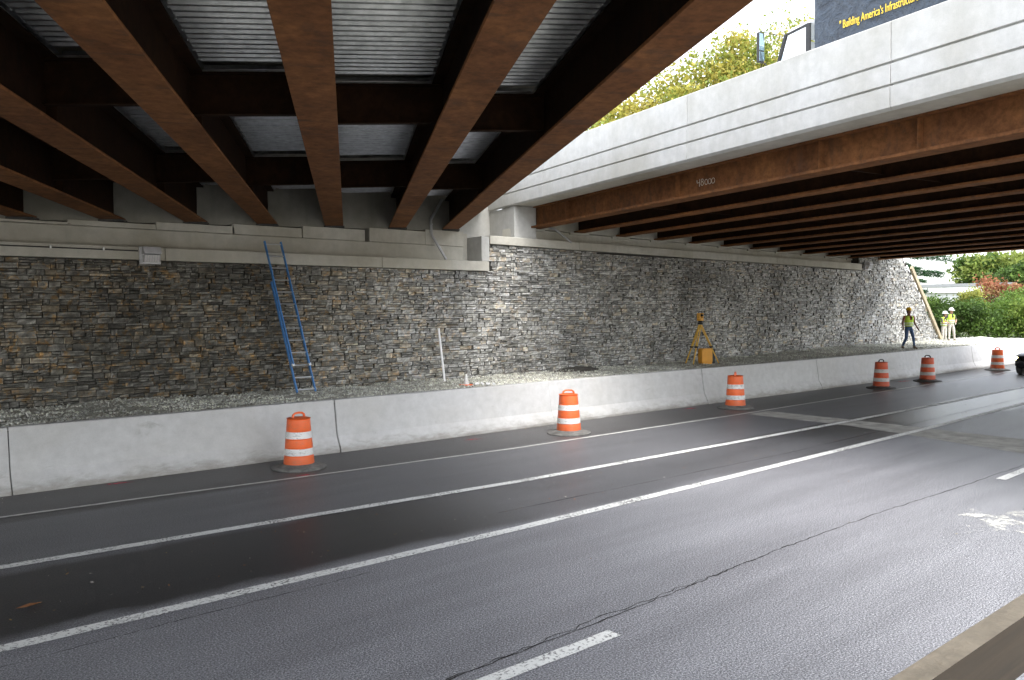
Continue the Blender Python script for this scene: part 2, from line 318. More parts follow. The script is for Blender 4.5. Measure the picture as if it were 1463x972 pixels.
# ------------------------------------------------------------------ builders
V = Vector
WL = {}                                    # world translation of each object's origin
class MB:
    def __init__(s): s.v = []; s.f = []; s.mi = []
    def add(s, vs, fs, mi=0):
        o = len(s.v); s.v += [tuple(v) for v in vs]; s.f += [tuple(i+o for i in f) for f in fs]; s.mi += [mi]*len(fs); return s
    def obox(s, c, ax, ay, az, mi=0):
        c, ax, ay, az = V(c), V(ax), V(ay), V(az)
        vs = [c+sx*ax+sy*ay+sz*az for sz in (-1, 1) for sy in (-1, 1) for sx in (-1, 1)]
        return s.add(vs, [(0, 2, 3, 1), (4, 5, 7, 6), (0, 1, 5, 4), (2, 6, 7, 3), (0, 4, 6, 2), (1, 3, 7, 5)], mi)
    def box(s, x0, x1, y0, y1, z0, z1, mi=0):
        return s.obox(((x0+x1)/2, (y0+y1)/2, (z0+z1)/2), ((x1-x0)/2, 0, 0), (0, (y1-y0)/2, 0), (0, 0, (z1-z0)/2), mi)
    def beam(s, p0, p1, w, h, up=(0, 0, 1), mi=0):
        p0, p1, up = V(p0), V(p1), V(up); d = p1-p0; L = d.length; d = d/L
        r = d.cross(up).normalized(); u = r.cross(d)
        return s.obox((p0+p1)/2, d*L/2, r*w/2, u*h/2, mi)
    def tube(s, pts, rad, n=8, cap=True, mi=0):
        pts = [V(p) for p in pts]; k = len(pts); rr = rad if hasattr(rad, '__len__') else [rad]*k
        vs = []; prev = None
        for i, p in enumerate(pts):
            d = (pts[min(i+1, k-1)]-pts[max(i-1, 0)]).normalized()
            a = V((0, 0, 1)) if abs(d.z) < .9 else V((1, 0, 0))
            r = d.cross(a).normalized() if prev is None else (prev-d*prev.dot(d)).normalized()
            prev = r; u = d.cross(r)
            vs += [p+(r*math.cos(2*math.pi*j/n)+u*math.sin(2*math.pi*j/n))*rr[i] for j in range(n)]
        fs = [(i*n+j, i*n+(j+1) % n, (i+1)*n+(j+1) % n, (i+1)*n+j) for i in range(k-1) for j in range(n)]
        if cap: fs += [tuple(reversed(range(n))), tuple((k-1)*n+j for j in range(n))]
        return s.add(vs, fs, mi)
    def lathe(s, prof, n=24, c=(0, 0, 0), cap=True, mi=0, sx=1, sy=1):
        vs = [(c[0]+r*sx*math.cos(2*math.pi*j/n), c[1]+r*sy*math.sin(2*math.pi*j/n), c[2]+z) for r, z in prof for j in range(n)]
        k = len(prof)
        fs = [(i*n+j, i*n+(j+1) % n, (i+1)*n+(j+1) % n, (i+1)*n+j) for i in range(k-1) for j in range(n)]
        if cap: fs += [tuple(reversed(range(n))), tuple((k-1)*n+j for j in range(n))]
        return s.add(vs, fs, mi)
    def prism(s, poly, o, e1, e2, e3, mi=0):
        """polygon (a, b) in the plane e1, e2, extruded along the vector e3"""
        o, e1, e2, e3 = V(o), V(e1), V(e2), V(e3); n = len(poly)
        a = [o+e1*p+e2*q for p, q in poly]
        return s.add(a+[x+e3 for x in a], [tuple(reversed(range(n))), tuple(range(n, 2*n))]+[(i, (i+1) % n, n+(i+1) % n, n+i) for i in range(n)], mi)
    def sheet(s, pts, z=None, mi=0):
        return s.add([(p[0], p[1], p[2] if z is None else z) for p in pts], [tuple(range(len(pts)))], mi)
    def build(s, name, mat, parent=None, smooth=False, bevel=0, fixn=True, seg=2):
        me = bpy.data.meshes.new(name); me.from_pydata(s.v, [], s.f)
        mats = mat if isinstance(mat, (list, tuple)) else [mat]
        for m in mats: me.materials.append(MT[m] if isinstance(m, str) else m)
        if len(mats) > 1: me.polygons.foreach_set('material_index', s.mi)
        if fixn:
            bm = bmesh.new(); bm.from_mesh(me); bmesh.ops.recalc_face_normals(bm, faces=bm.faces); bm.to_mesh(me); bm.free()
        if smooth:
            me.shade_smooth()
            try: me.set_sharp_from_angle(angle=R(40))
            except Exception: pass
        ob = link(name, me, parent)
        if bevel:
            md = ob.modifiers.new('bevel', 'BEVEL'); md.width = bevel; md.segments = seg; md.limit_method = 'ANGLE'; md.angle_limit = R(40)
        return ob
def link(name, data, parent=None):
    ob = bpy.data.objects.new(name, data); col.objects.link(ob)
    if parent is not None:
        ob.parent = parent; ob.location = -WL[parent.name]
    WL[ob.name] = V((0, 0, 0)); return ob
def tag(o, label=None, cat=None, group=None, kind=None):
    if label: o['label'] = label
    if cat: o['category'] = cat
    if group: o['group'] = group
    if kind: o['kind'] = kind
    return o
def thing(name, loc, label, cat, group=None):
    o = bpy.data.objects.new(name, None); col.objects.link(o); o.location = loc; o.empty_display_size = .2
    WL[o.name] = V(loc); return tag(o, label, cat, group)
def copy_tree(o, parent=None):
    c = o.copy(); col.objects.link(c); c.parent = parent; WL[c.name] = WL[o.name].copy()
    for ch in list(o.children): copy_tree(ch, c)
    return c
def struct(o): o['kind'] = 'structure'; return o
def colattr(me, cols, name='Col', alpha=None):
    a = me.color_attributes.new(name, 'FLOAT_COLOR', 'POINT')
    arr = np.ones((len(me.vertices), 4), np.float32); arr[:, :3] = cols
    if alpha is not None: arr[:, 3] = alpha
    a.data.foreach_set('color', arr.ravel())
def npmesh(name, verts, faces, mat, cols=None, parent=None):
    """many alike faces at once: verts (n,3), faces (m,k)"""
    me = bpy.data.meshes.new(name); k = faces.shape[1]
    me.vertices.add(len(verts)); me.vertices.foreach_set('co', np.asarray(verts, np.float32).ravel())
    me.loops.add(faces.size); me.loops.foreach_set('vertex_index', faces.astype(np.int32).ravel())
    me.polygons.add(len(faces)); me.polygons.foreach_set('loop_start', np.arange(0, faces.size, k, dtype=np.int32))
    me.update(calc_edges=True); me.materials.append(MT[mat])
    if cols is not None: colattr(me, cols)
    return link(name, me, parent)
def text_mesh(body, size):
    cu = bpy.data.curves.new('text', 'FONT'); cu.body = body; cu.size = size; cu.extrude = .004
    ob = bpy.data.objects.new('text', cu); col.objects.link(ob)
    me = bpy.data.meshes.new_from_object(ob.evaluated_get(bpy.context.evaluated_depsgraph_get()))
    bpy.data.objects.remove(ob); me.materials.clear(); return me

# ================================================================== SETTING
struct(MB().sheet([(-900, -900), (900, -900), (900, 900), (-900, 900)], -.06).build('ground', 'earth'))
struct(MB().sheet([(-120, 1.0), (260, 1.0), (260, 14.95), (-120, 14.95)], 0).build('road', 'asphalt'))
struct(MB().sheet([(-120, -24), (260, -24), (260, .99), (-120, .99)], -.01).build('bounce_ground', 'gravelbed'))  # unseen pale ground added behind the camera to bounce light upward
# verge beyond the wall end
struct(MB().add([(46, 15.2, .86), (220, 15.2, .86), (220, 120, 1.4), (46, 120, 1.4)], [(0, 1, 2, 3)]).build('verge', 'grass'))

def strip(name, pts, w, z, mat, rag=0, sub=1):
    p = [np.array(a, float) for a in pts]; q = []
    for a, b in zip(p[:-1], p[1:]): q += [a+(b-a)*t/sub for t in range(sub)]
    q.append(p[-1]); L = []; Rr = []
    for i, a in enumerate(q):
        d = q[min(i+1, len(q)-1)]-q[max(i-1, 0)]; d /= np.linalg.norm(d); n = np.array([-d[1], d[0]])
        L.append(a+n*(w/2+random.uniform(-rag, rag))); Rr.append(a-n*(w/2+random.uniform(-rag, rag)))
    mb = MB(); n = len(q)
    mb.add([(x[0], x[1], z) for x in L+Rr], [(n+i, n+i+1, i+1, i) for i in range(n-1)])
    return struct(mb.build(name, mat, fixn=False))
near = [(-40, 8.0), (.95, 7.96), (3.44, 7.97), (6.66, 7.94), (11.56, 8.02), (19.73, 8.21), (26.5, 8.46), (60, 9.5), (150, 12.0)]
upper = [(-40, 10.9), (1.29, 10.59), (2.76, 10.51), (4.53, 10.42), (8.54, 10.17), (14.51, 10.07), (19.51, 10.05), (26, 10.1), (60, 10.8), (150, 13)]
thin = [(-40, 13.6), (1.63, 13.27), (3.48, 13.17), (5.66, 13.01), (10.68, 12.72), (18.32, 12.72), (26.4, 12.89), (60, 13.4), (150, 14.4)]
strip('solid_lane_line', near, .17, .008, 'white', .004, 30)
strip('solid_edge_line', upper, .17, .008, 'white', .006, 30)
strip('thin_shoulder_line', thin, .085, .008, 'white_worn', .008, 30)
def on_dash(x): return 4.77 + max(0, x-5)*.018
for x0, x1 in ((-9.4, -6.3), (2.0, 5.1), (14.45, 17.5), (26.7, 29.7)):
    strip('lane_dash', [(x0, on_dash(x0)), (x1, on_dash(x1))], .15, .008, 'white', .004, 20)
# paler band across the road, in three pieces between the lines
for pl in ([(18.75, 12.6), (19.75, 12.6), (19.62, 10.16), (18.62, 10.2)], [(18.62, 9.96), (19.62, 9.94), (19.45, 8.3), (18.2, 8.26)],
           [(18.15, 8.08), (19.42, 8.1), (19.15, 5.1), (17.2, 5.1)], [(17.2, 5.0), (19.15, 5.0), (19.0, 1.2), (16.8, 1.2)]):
    struct(MB().sheet(pl, .004).build('pale_band', 'pale_patch'))
def crack(pts, w, jit, n):
    P = []
    for a, b in zip(pts[:-1], pts[1:]):
        for t in range(n):
            f = t/n; P.append((a[0]+(b[0]-a[0])*f, a[1]+(b[1]-a[1])*f+random.uniform(-jit, jit)))
    strip('pavement_crack', P, w, .004, 'sealer', w*.4)
crack([(1.2, 5.02), (3.48, 4.99), (6.26, 5.08), (8.17, 5.19), (10.77, 5.23), (13.87, 5.15), (20, 5.1)], .013, .014, 26)
crack([(3.2, 4.97), (5.4, 5.11), (7.4, 5.14)], .010, .03, 22)
crack([(0.2, 7.5), (2.3, 7.62), (4.4, 7.66)], .009, .012, 26)
crack([(7, 8.75), (14, 8.62), (26, 8.95), (40, 9.4)], .012, .008, 20)
crack([(24, 7.0), (30, 6.2)], .012, .01, 20)
# spilt white powder, pink survey paint
def splat(name, c, rx, ry, z, mat, rot=0):
    n = 28; rings = 6; vs = [(0, 0)]; ed = [1.0]
    for k in range(1, rings+1):
        for j in range(n):
            a = 2*math.pi*j/n; q = k/rings
            vs.append((q*rx*math.cos(a), q*ry*math.sin(a))); ed.append(1-q)
    fs = [(0, 1+j, 1+(j+1) % n) for j in range(n)]+[(1+(k-1)*n+j, 1+k*n+j, 1+k*n+(j+1) % n, 1+(k-1)*n+(j+1) % n) for k in range(1, rings) for j in range(n)]
    cs, sn = math.cos(rot), math.sin(rot)
    o = MB().add([(c[0]+x*cs-y*sn, c[1]+x*sn+y*cs, z) for x, y in vs], fs).build(name, mat)
    a = o.data.attributes.new('edge', 'FLOAT', 'POINT'); a.data.foreach_set('value', ed)
    return o
struct(splat('white_powder_spill', (12.15, 3.42), 1.75, 1.0, .005, 'powder', -.69))
for c, rx, ry in (((3.5, 14.65), .34, .1), ((10.75, 14.27), .34, .1), ((18.7, 14.48), .4, .13), ((6.15, 13.1), .3, .1), ((31.5, 14.2), .7, .16)):
    struct(splat('pink_survey_mark', c, rx, ry, .005, 'pink', -.2))
# scraps and leaves on the road
vs = []; fs = []; cs = []
pal = [(.55, .53, .48), (.42, .30, .14), (.5, .2, .06), (.3, .27, .2), (.6, .58, .52)]
for k in range(650):
    r = random.random()
    if r < .55: x, y = random.uniform(-2, 26)**1.0, random.choice((random.uniform(8.4, 9.9), random.gauss(8.75, .1), random.gauss(9.9, .12)))
    elif r < .9: x, y = random.uniform(-2, 40), 14.78-abs(random.gauss(0, .35))
    else: x, y = random.uniform(-2, 30), random.uniform(4, 13)
    s = random.choice((.006, .008, .008, .01, .012, .014, .022)); a = random.uniform(0, 6.3); o = len(vs)
    for q in range(4):
        b = a+q*math.pi/2; m = s*(1 if q % 2 else .55)
        vs.append((x+m*math.cos(b), y+m*math.sin(b), .008+random.uniform(0, .012)))
        cs.append(random.choice(pal) if q == 0 else cs[-1])
    fs.append((o, o+1, o+2, o+3))
tag(npmesh('road_litter', np.array(vs), np.array(fs), 'gravelstone', np.array(cs)), 'pale grit, scraps and dead leaves scattered over the road', 'litter', kind='stuff')
m = MB(); m.add([(1.20, 8.96, .012), (1.29, 8.91, .02), (1.40, 8.95, .03), (1.44, 8.99, .012), (1.33, 9.02, .018)], [(0, 1, 2, 3, 4)])
MT['deadleaf'] = simple('dead_leaf', (.30, .13, .05), .8, 0, .3, 20)
tag(m.build('fallen_leaf', 'deadleaf'), 'curled orange brown leaf lying on the dark wet strip', 'leaf')

# ------------------------------------------------------------------ embankment behind the wall
WY = 19.0
m = MB(); top = 6.2
prof = [(-60, -.05), (40.9, -.05), (47.0, .2), (46.7, .8), (41.0, top), (-60, top)]
m.prism([(a, b) for a, b in prof], (0, 21.45, 0), (1, 0, 0), (0, 0, 1), (0, 90, 0))
struct(m.build('embankment', 'earth'))

# ------------------------------------------------------------------ stone wall
def wall_top(x):
    if x < 14.88: return 4.055
    if x < 37.5: return 4.86-(x-14.88)*.0085
    if x < 41.9: return 5.45
    return 5.40-(x-41.9)*.965
def to_px(P):
    d = V(P)-V((0, 0, CAM_H)); z = d.dot(F_); return 731.5+CAM_F*d.dot(R_)/z, 486-CAM_F*d.dot(U_)/z, z
stones = []
z = .60
while z < 5.5:
    h = random.uniform(.105, .15); x = -6+random.uniform(-.3, 0)
    while x < 46.6:
        L = random.choice((.13, .17, .21, .26, .32, .4))*random.uniform(.85, 1.15)
        t = wall_top(x+L/2)
        if z+h*.4 < t:
            z1 = min(z+h, t-.004); r = random.random()
            if r < .42 and z1-z > .08:
                k = random.uniform(.38, .62); zz = z+(z1-z)*k
                stones.append((x, x+L, z, zz))
                if L > .38 and random.random() < .6:
                    q = x+L*random.uniform(.35, .65); stones += [(x, q, zz, z1), (q, x+L, zz, z1)]
                else: stones.append((x, x+L, zz, z1))
            elif r < .55 and z1-z > .115:
                a, b = z+(z1-z)/3, z+(z1-z)*2/3
                stones += [(x, x+L, z, a), (x, x+L, a, b), (x, x+L, b, z1)]
            else: stones.append((x, x+L, z, z1))
        x += L
    z += h
PALG = [(.10, .097, .087), (.125, .121, .109), (.15, .146, .132), (.115, .111, .096)]
PALW = [(.125, .112, .09), (.15, .133, .105), (.175, .15, .112)]
def stone_geo(x0, x1, z0, z1):
    g = .005; x0 += g*random.uniform(.3, 1.3); x1 -= g*random.uniform(.3, 1.3); z0 += g*random.uniform(.3, 1.1); z1 -= g*random.uniform(.3, 1.1)
    w, h = x1-x0, z1-z0; e = min(.013, h*.2, w*.12)
    d = random.choice((.015, .03, .045, .06, .075))*random.uniform(.7, 1.2); nx = 3 if w > .26 else 2
    us = [0, e/w]+[k/nx+random.uniform(-.12, .12)/nx for k in range(1, nx)]+[1-e/w, 1]; wsn = [0, e/h]+([.5+random.uniform(-.15, .15)] if h > .075 else [])+[1-e/h, 1]
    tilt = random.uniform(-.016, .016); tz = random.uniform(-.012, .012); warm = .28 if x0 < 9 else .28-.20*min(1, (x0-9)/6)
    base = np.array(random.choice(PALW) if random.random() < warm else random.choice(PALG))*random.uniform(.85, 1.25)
    far = min(1, max(0, (x0-7.5)/6)); base = base*(1+1.55*far+.35*min(1, max(0, (x0-22)/10)))*(1-far*np.array([.03, 0, -.06]))  # stones painted lighter along the wall, standing in for stronger light there
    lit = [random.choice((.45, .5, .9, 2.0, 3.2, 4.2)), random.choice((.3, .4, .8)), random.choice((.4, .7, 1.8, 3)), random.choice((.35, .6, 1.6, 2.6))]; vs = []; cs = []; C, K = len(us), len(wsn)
    for k, q in enumerate(wsn):
        for i, u in enumerate(us):
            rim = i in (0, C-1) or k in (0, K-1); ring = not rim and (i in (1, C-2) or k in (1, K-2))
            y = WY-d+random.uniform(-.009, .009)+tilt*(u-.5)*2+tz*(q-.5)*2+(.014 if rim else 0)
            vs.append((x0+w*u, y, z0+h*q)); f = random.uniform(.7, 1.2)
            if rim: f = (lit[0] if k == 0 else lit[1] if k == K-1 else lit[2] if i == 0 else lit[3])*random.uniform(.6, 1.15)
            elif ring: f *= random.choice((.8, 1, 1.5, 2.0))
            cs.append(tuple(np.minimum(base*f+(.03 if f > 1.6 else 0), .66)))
    fs = [(k*C+i, k*C+i+1, (k+1)*C+i+1, (k+1)*C+i) for k in range(K-1) for i in range(C-1)]
    b = len(vs); vs += [(x0, WY+.03, z0), (x1, WY+.03, z0), (x1, WY+.03, z1), (x0, WY+.03, z1)]; cs += [tuple(base*.8)]*4
    fs += [tuple([b, b+1]+[i for i in range(C-1, -1, -1)]), tuple([b+2, b+3]+[(K-1)*C+i for i in range(C)]),
           tuple([b+1, b+2]+[k*C+C-1 for k in range(K-1, -1, -1)]), tuple([b+3, b]+[k*C for k in range(K)])]
    return vs, fs, cs
wall = thing('stone_wall', (20, WY, .6), 'long wall of split ledge stone in grey and brown running under both bridges', 'wall')
def score(s):
    px, py, z = to_px(((s[0]+s[1])/2, WY, (s[2]+s[3])/2))
    if px < 4 or z < 1: return 0
    if s[2] < .95: return 0
    return (s[1]-s[0])*(s[3]-s[2])/z**2
order = sorted(range(len(stones)), key=lambda i: -score(stones[i])); big = set(order[:300])
AV = []; AF = []; AC = []
for i, s in enumerate(stones):
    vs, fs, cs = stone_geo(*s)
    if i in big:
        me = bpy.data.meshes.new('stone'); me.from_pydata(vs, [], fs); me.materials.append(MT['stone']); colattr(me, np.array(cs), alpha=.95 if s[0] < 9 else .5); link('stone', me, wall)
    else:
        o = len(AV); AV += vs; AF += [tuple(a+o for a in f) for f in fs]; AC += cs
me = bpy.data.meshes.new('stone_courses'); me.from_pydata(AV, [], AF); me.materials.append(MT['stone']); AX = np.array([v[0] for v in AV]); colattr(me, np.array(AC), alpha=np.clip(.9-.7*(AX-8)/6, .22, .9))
o = link('stone_courses', me, wall); o['kind'] = 'stuff'
m = MB(); m.prism([(-6.3, .4), (46.9, .4), (41.9, 5.38), (41.7, 5.44), (37.5, 5.44), (37.5, 4.66), (14.88, 4.84), (14.88, 4.04), (-6.3, 4.04)], (0, WY+.012, 0), (1, 0, 0), (0, 0, 1), (0, .5, 0))
m.build('wall_core', 'mortar', wall)

# ------------------------------------------------------------------ concrete barrier
bar = thing('concrete_barrier', (20, 14.9, 0), 'long pale concrete safety barrier with sloped foot between road and gravel', 'barrier')
J = [-22.5, -16.4, -10.3, -4.0, 2.0, 7.75, 13.7, 19.98, 26.55, 33.15, 40.2, 46.6, 53, 59.4, 65.8, 72.2, 80]
bprof = [(0, 0), (0, .075), (.135, .33), (.24, 1.055), (.255, 1.07), (.425, 1.07), (.44, 1.055), (.62, .0)]
for a, b in zip(J[:-1], J[1:]):
    m = MB(); y = 14.80+random.uniform(-.022, .022)
    m.prism(bprof, (a+.007, y, -.01), (0, 1, 0), (0, 0, 1), (b-a-.014, 0, 0)); m.build('barrier_segment', 'conc_barrier', bar, bevel=.012)
    m = MB(); m.box(a-.008, a+.008, 15.06, 15.2, .05, 1.0); m.build('joint_filler', 'sealer', bar)

# ------------------------------------------------------------------ gravel
gx, gy = np.meshgrid(np.linspace(-8, 52, 241), np.linspace(15.15, 19.1, 21), indexing='ij')
gz = .86+.05*(gy-15.2)/3.8+.025*np.sin(gx*1.7+gy)+.02*rng.standard_normal(gx.shape)+.06*np.exp(-((gx-4)**2)/30)*(gy-15)/4+.17*np.clip((gx-25)/9, 0, 1)
idx = np.arange(gx.size).reshape(gx.shape)
gf = np.stack([idx[:-1, :-1], idx[1:, :-1], idx[1:, 1:], idx[:-1, 1:]], -1).reshape(-1, 4)
struct(npmesh('gravel_bed', np.stack([gx, gy, gz], -1).reshape(-1, 3), gf, 'gravelbed'))
n = 40000
px = np.where(rng.random(n) < .6, rng.uniform(0, 22, n), rng.uniform(22, 50, n)); py = rng.uniform(15.25, 18.98, n)
fi = (px+8)/60*240; fj = (py-15.15)/3.95*20
pz = gz[fi.astype(int), np.clip(fj.astype(int), 0, 19)]+.012
octa = np.array([(1, 0, 0), (-1, 0, 0), (0, 1, 0), (0, -1, 0), (0, 0, 1), (0, 0, -1)], float)
of = np.array([(0, 2, 4), (2, 1, 4), (1, 3, 4), (3, 0, 4), (2, 0, 5), (1, 2, 5), (3, 1, 5), (0, 3, 5)])
sz = rng.uniform(.014, .038, n)
A = rng.standard_normal((n, 3, 3)); Q, _ = np.linalg.qr(A)
sc = octa[None]*rng.uniform(.55, 1.25, (n, 6, 1))*np.array([1.25, .9, .65]); vv = np.einsum('nij,nkj->nki', Q, sc)*sz[:, None, None]
vv += np.stack([px, py, pz], -1)[:, None]
g = rng.uniform(.36, .88, n); tint = np.stack([g, g*1.0, g*rng.uniform(.84, .95, n)], -1)
gs = npmesh('gravel', vv.reshape(-1, 3), (of[None]+6*np.arange(n)[:, None, None]).reshape(-1, 3), 'gravelstone', np.repeat(tint, 6, 0))
tag(gs, 'loose grey crushed stone filling the strip behind the barrier', 'gravel', kind='stuff')

# ================================================================== LEFT BRIDGE
aL = R(61.7); uL = V((math.cos(aL), math.sin(aL), 0)); vL = V((math.sin(aL), -math.cos(aL), 0)); Z = V((0, 0, 1))
GT = [-6.57-1.55*k for k in (4, 3, 2, 1)]+[-6.57, -5.05, -3.46, -1.93, -.32, 1.38, 2.97]
def zb(t): return 5.265+(t-2.97)*.0395
def LP(s, t, z): return uL*s+vL*t+Z*z
def s_at_Y(t, Y): return (Y+t*math.cos(aL)) / math.sin(aL)
lb = thing('girder_bridge', LP(8, 0, 5), 'rust brown steel girder bridge overhead with corrugated metal deck underside', 'bridge')
S0 = -6
for t in GT:
    z0 = zb(t); s1 = s_at_Y(t, 19.42); m = MB()
    ipoly = [(-.012, .041), (.012, .041), (.012, .83), (.16, .835), (.16, .86), (-.16, .86), (-.16, .835), (-.012, .83)]
    m.prism(ipoly, LP(S0, t, z0), vL, Z, uL*(s1-S0)); gd = m.build('girder', 'rust_shaded', lb)
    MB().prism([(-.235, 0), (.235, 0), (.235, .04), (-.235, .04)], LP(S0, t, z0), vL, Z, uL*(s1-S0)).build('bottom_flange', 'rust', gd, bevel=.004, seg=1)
    if t > -7:
        # splice plates and chalk-thin bearing pad line
        pad = MB(); e = s_at_Y(t, 19.36); pad.obox(LP(e-.05, t, z0-.02), uL*.16, vL*.26, Z*.02); pad.build('bearing_pad', 'rubber', lb)
for i, (ta, tb) in enumerate(zip(GT[:-1], GT[1:])):
    row = 10.95+(i-7)*.5
    za, zc = zb(ta), zb(tb); tm = (ta+tb)/2; slope = (zc-za)/(tb-ta)
    up = (Z-vL*0).normalized(); rows = [row-11.3, row-5.6, row, row+5.65]
    ends = [S0]+[r for r in rows if r > S0]+[s_at_Y(tm, 19.3)]
    for r in rows:
        if r < S0: continue
        m = MB(); zd = (za+zc)/2
        a, b = LP(r, ta+.013, za), LP(r, tb-.013, zc); ax = (b-a)/2; c = (a+b)/2
        m.prism([(-.1, .28), (.009, .28), (.009, .82), (-.1, .82), (-.1, .802), (-.009, .802), (-.009, .298), (-.1, .298)], a, uL, Z, b-a)
        m.build('diaphragm', 'rust_shaded', lb)
        for (tt, zz, sg) in ((ta, za, 1), (tb, zc, -1)):
            MB().obox(LP(r+.02, tt+sg*.075, zz+.44), uL*.008, vL*.062, Z*.37).build('connection_plate', 'rust_shaded', lb)
    for sa, sb in zip(ends[:-1], ends[1:]):
        if sb < -6: continue
        # corrugated stay-in-place pan
        w0, w1 = ta+.165, tb-.165; z00, z01 = za+.9+slope*.165, zc+.9-slope*.165
        pitch = .17; k = int((sb-sa-.1)/pitch); vs = []; fs = []
        for j in range(k):
            s = sa+.06+j*pitch
            for ds, dz in ((0, 0), (.05, 0), (.085, .075), (.135, .075)):
                vs += [LP(s+ds, w0, z00+dz), LP(s+ds, w1, z01+dz)]
        fs = [(2*q, 2*q+1, 2*q+3, 2*q+2) for q in range(len(vs)//2-1)]
        pn = MB().add(vs, fs).build('deck_pan', 'galv', lb, fixn=False)
        for tt, zz, sg in ((w0, z00, -1), (w1, z01, 1)):
            m = MB(); m.prism([(-.034, 0), (.034, 0), (.034, -.05), (.03, -.05), (.03, -.005), (-.034, -.005)], LP(sa+.03, tt, zz-.008), vL*sg, Z, uL*(sb-sa-.06))
            m.build('edge_angle', 'galv', pn)
            m = MB()
            for j in range(0, k, 2): m.obox(LP(sa+.1+j*pitch, tt-sg*.02, zz-.02), uL*.011, vL*.011, Z*.008)
            m.build('screw_row', 'galv', pn)['kind'] = 'stuff'
m = MB(); t0, t1 = GT[0]-.8, GT[-1]+1.4; e0, e1 = s_at_Y(t0, 23.0), s_at_Y(t1, 21.3)  # right overhang widened out of sight to trim light through the gap
m.add([LP(S0, t0, zb(t0)+1.05), LP(S0, t1, zb(t1)+1.05), LP(e1, t1, zb(t1)+1.05), LP(e0, t0, zb(t0)+1.05)]+[LP(S0, t0, zb(t0)+1.27), LP(S0, t1, zb(t1)+1.27), LP(e1, t1, zb(t1)+1.27), LP(e0, t0, zb(t0)+1.27)],
      [(0, 1, 2, 3), (4, 7, 6, 5), (0, 4, 5, 1), (1, 5, 6, 2), (2, 6, 7, 3), (3, 7, 4, 0)])
m.build('deck_slab', 'conc', lb)
for t, nm in ((GT[0]-.62, 1), (GT[-1]+1.2, 1)):
    m = MB(); zz = zb(t)+1.275
    m.prism([(-.18, 0), (.18, 0), (.14, .95), (-.14, .95)], LP(S0, t, zz), vL, Z, uL*(s_at_Y(t, 21.2)-S0)); m.build('parapet', 'conc_new', lb, bevel=.015)

# ------------------------------------------------------------------ left abutment
la = thing('left_abutment', (4, 19.3, 4), 'concrete abutment with stepped beam seat under the left bridge, above the stone wall', 'abutment')
JL = [-6.3, -.9, 5.62, 11.2, 14.86]
for a, b in zip(JL[:-1], JL[1:]):
    m = MB(); m.box(a+.006, b-.006, 18.86, 19.34, 4.06, 4.345); m.build('coping_block', 'conc', la, bevel=.015)
m = MB(); m.box(-6.3, 14.22, 19.30, 19.95, 4.1, 4.78); m.build('stem', 'conc', la, bevel=.02)
# stepped seats: one ledge for every girder
for i, t in enumerate(GT[3:]):
    X = (19.3+0)/math.tan(aL)+t/math.sin(aL); z1 = zb(t)-.045; w = .903
    x1 = min(X+w, 14.22)
    m = MB(); m.box(X-w+.004, x1-.004, 19.27, 19.93, 4.785, z1); m.build('beam_seat', 'conc', la, bevel=.012)
# end wall cast between the girder ends
tt = GT[3:]
for ta, tb in zip(tt[:-1], tt[1:]):
    Xa = 19.34/math.tan(aL)+ta/math.sin(aL)+.02; Xb = 19.34/math.tan(aL)+tb/math.sin(aL)-.02
    m = MB(); za, zc = zb(ta), zb(tb)
    m.add([(Xa, 19.34, za-.04), (Xb, 19.34, zc-.04), (Xb, 19.34, zc+1.04), (Xa, 19.34, za+1.04), (Xa, 19.9, za-.04), (Xb, 19.9, zc-.04), (Xb, 19.9, zc+1.04), (Xa, 19.9, za+1.04)],
          [(0, 1, 2, 3), (4, 7, 6, 5), (0, 4, 5, 1), (1, 5, 6, 2), (2, 6, 7, 3), (3, 7, 4, 0)])
    m.build('end_wall_panel', 'conc_shaded', la)
m = MB(); m.box(14.58, 14.875, 18.87, 19.9, 4.35, 5.085); m.build('end_block', 'conc_new', la, bevel=.015)
m = MB(); m.box(13.9, 14.56, 19.55, 19.97, 4.36, 5.2); m.build('return_wall', 'conc', la)
# wing wall between the bridges
m = MB(); m.add([(13.2, 21.0, 4.3), (16.9, 21.0, 4.3), (16.9, 21.0, 6.6), (13.2, 21.0, 6.6), (13.2, 21.4, 4.3), (16.9, 21.4, 4.3), (16.9, 21.4, 6.6), (13.2, 21.4, 6.6)],
               [(0, 1, 2, 3), (4, 7, 6, 5), (0, 4, 5, 1), (1, 5, 6, 2), (2, 6, 7, 3), (3, 7, 4, 0)])
m.build('wing_wall', 'conc_new', la)
m = MB(); m.box(13.9, 16.9, 19.98, 20.98, 4.2, 5.06); m.build('ledge', 'conc_new', la)

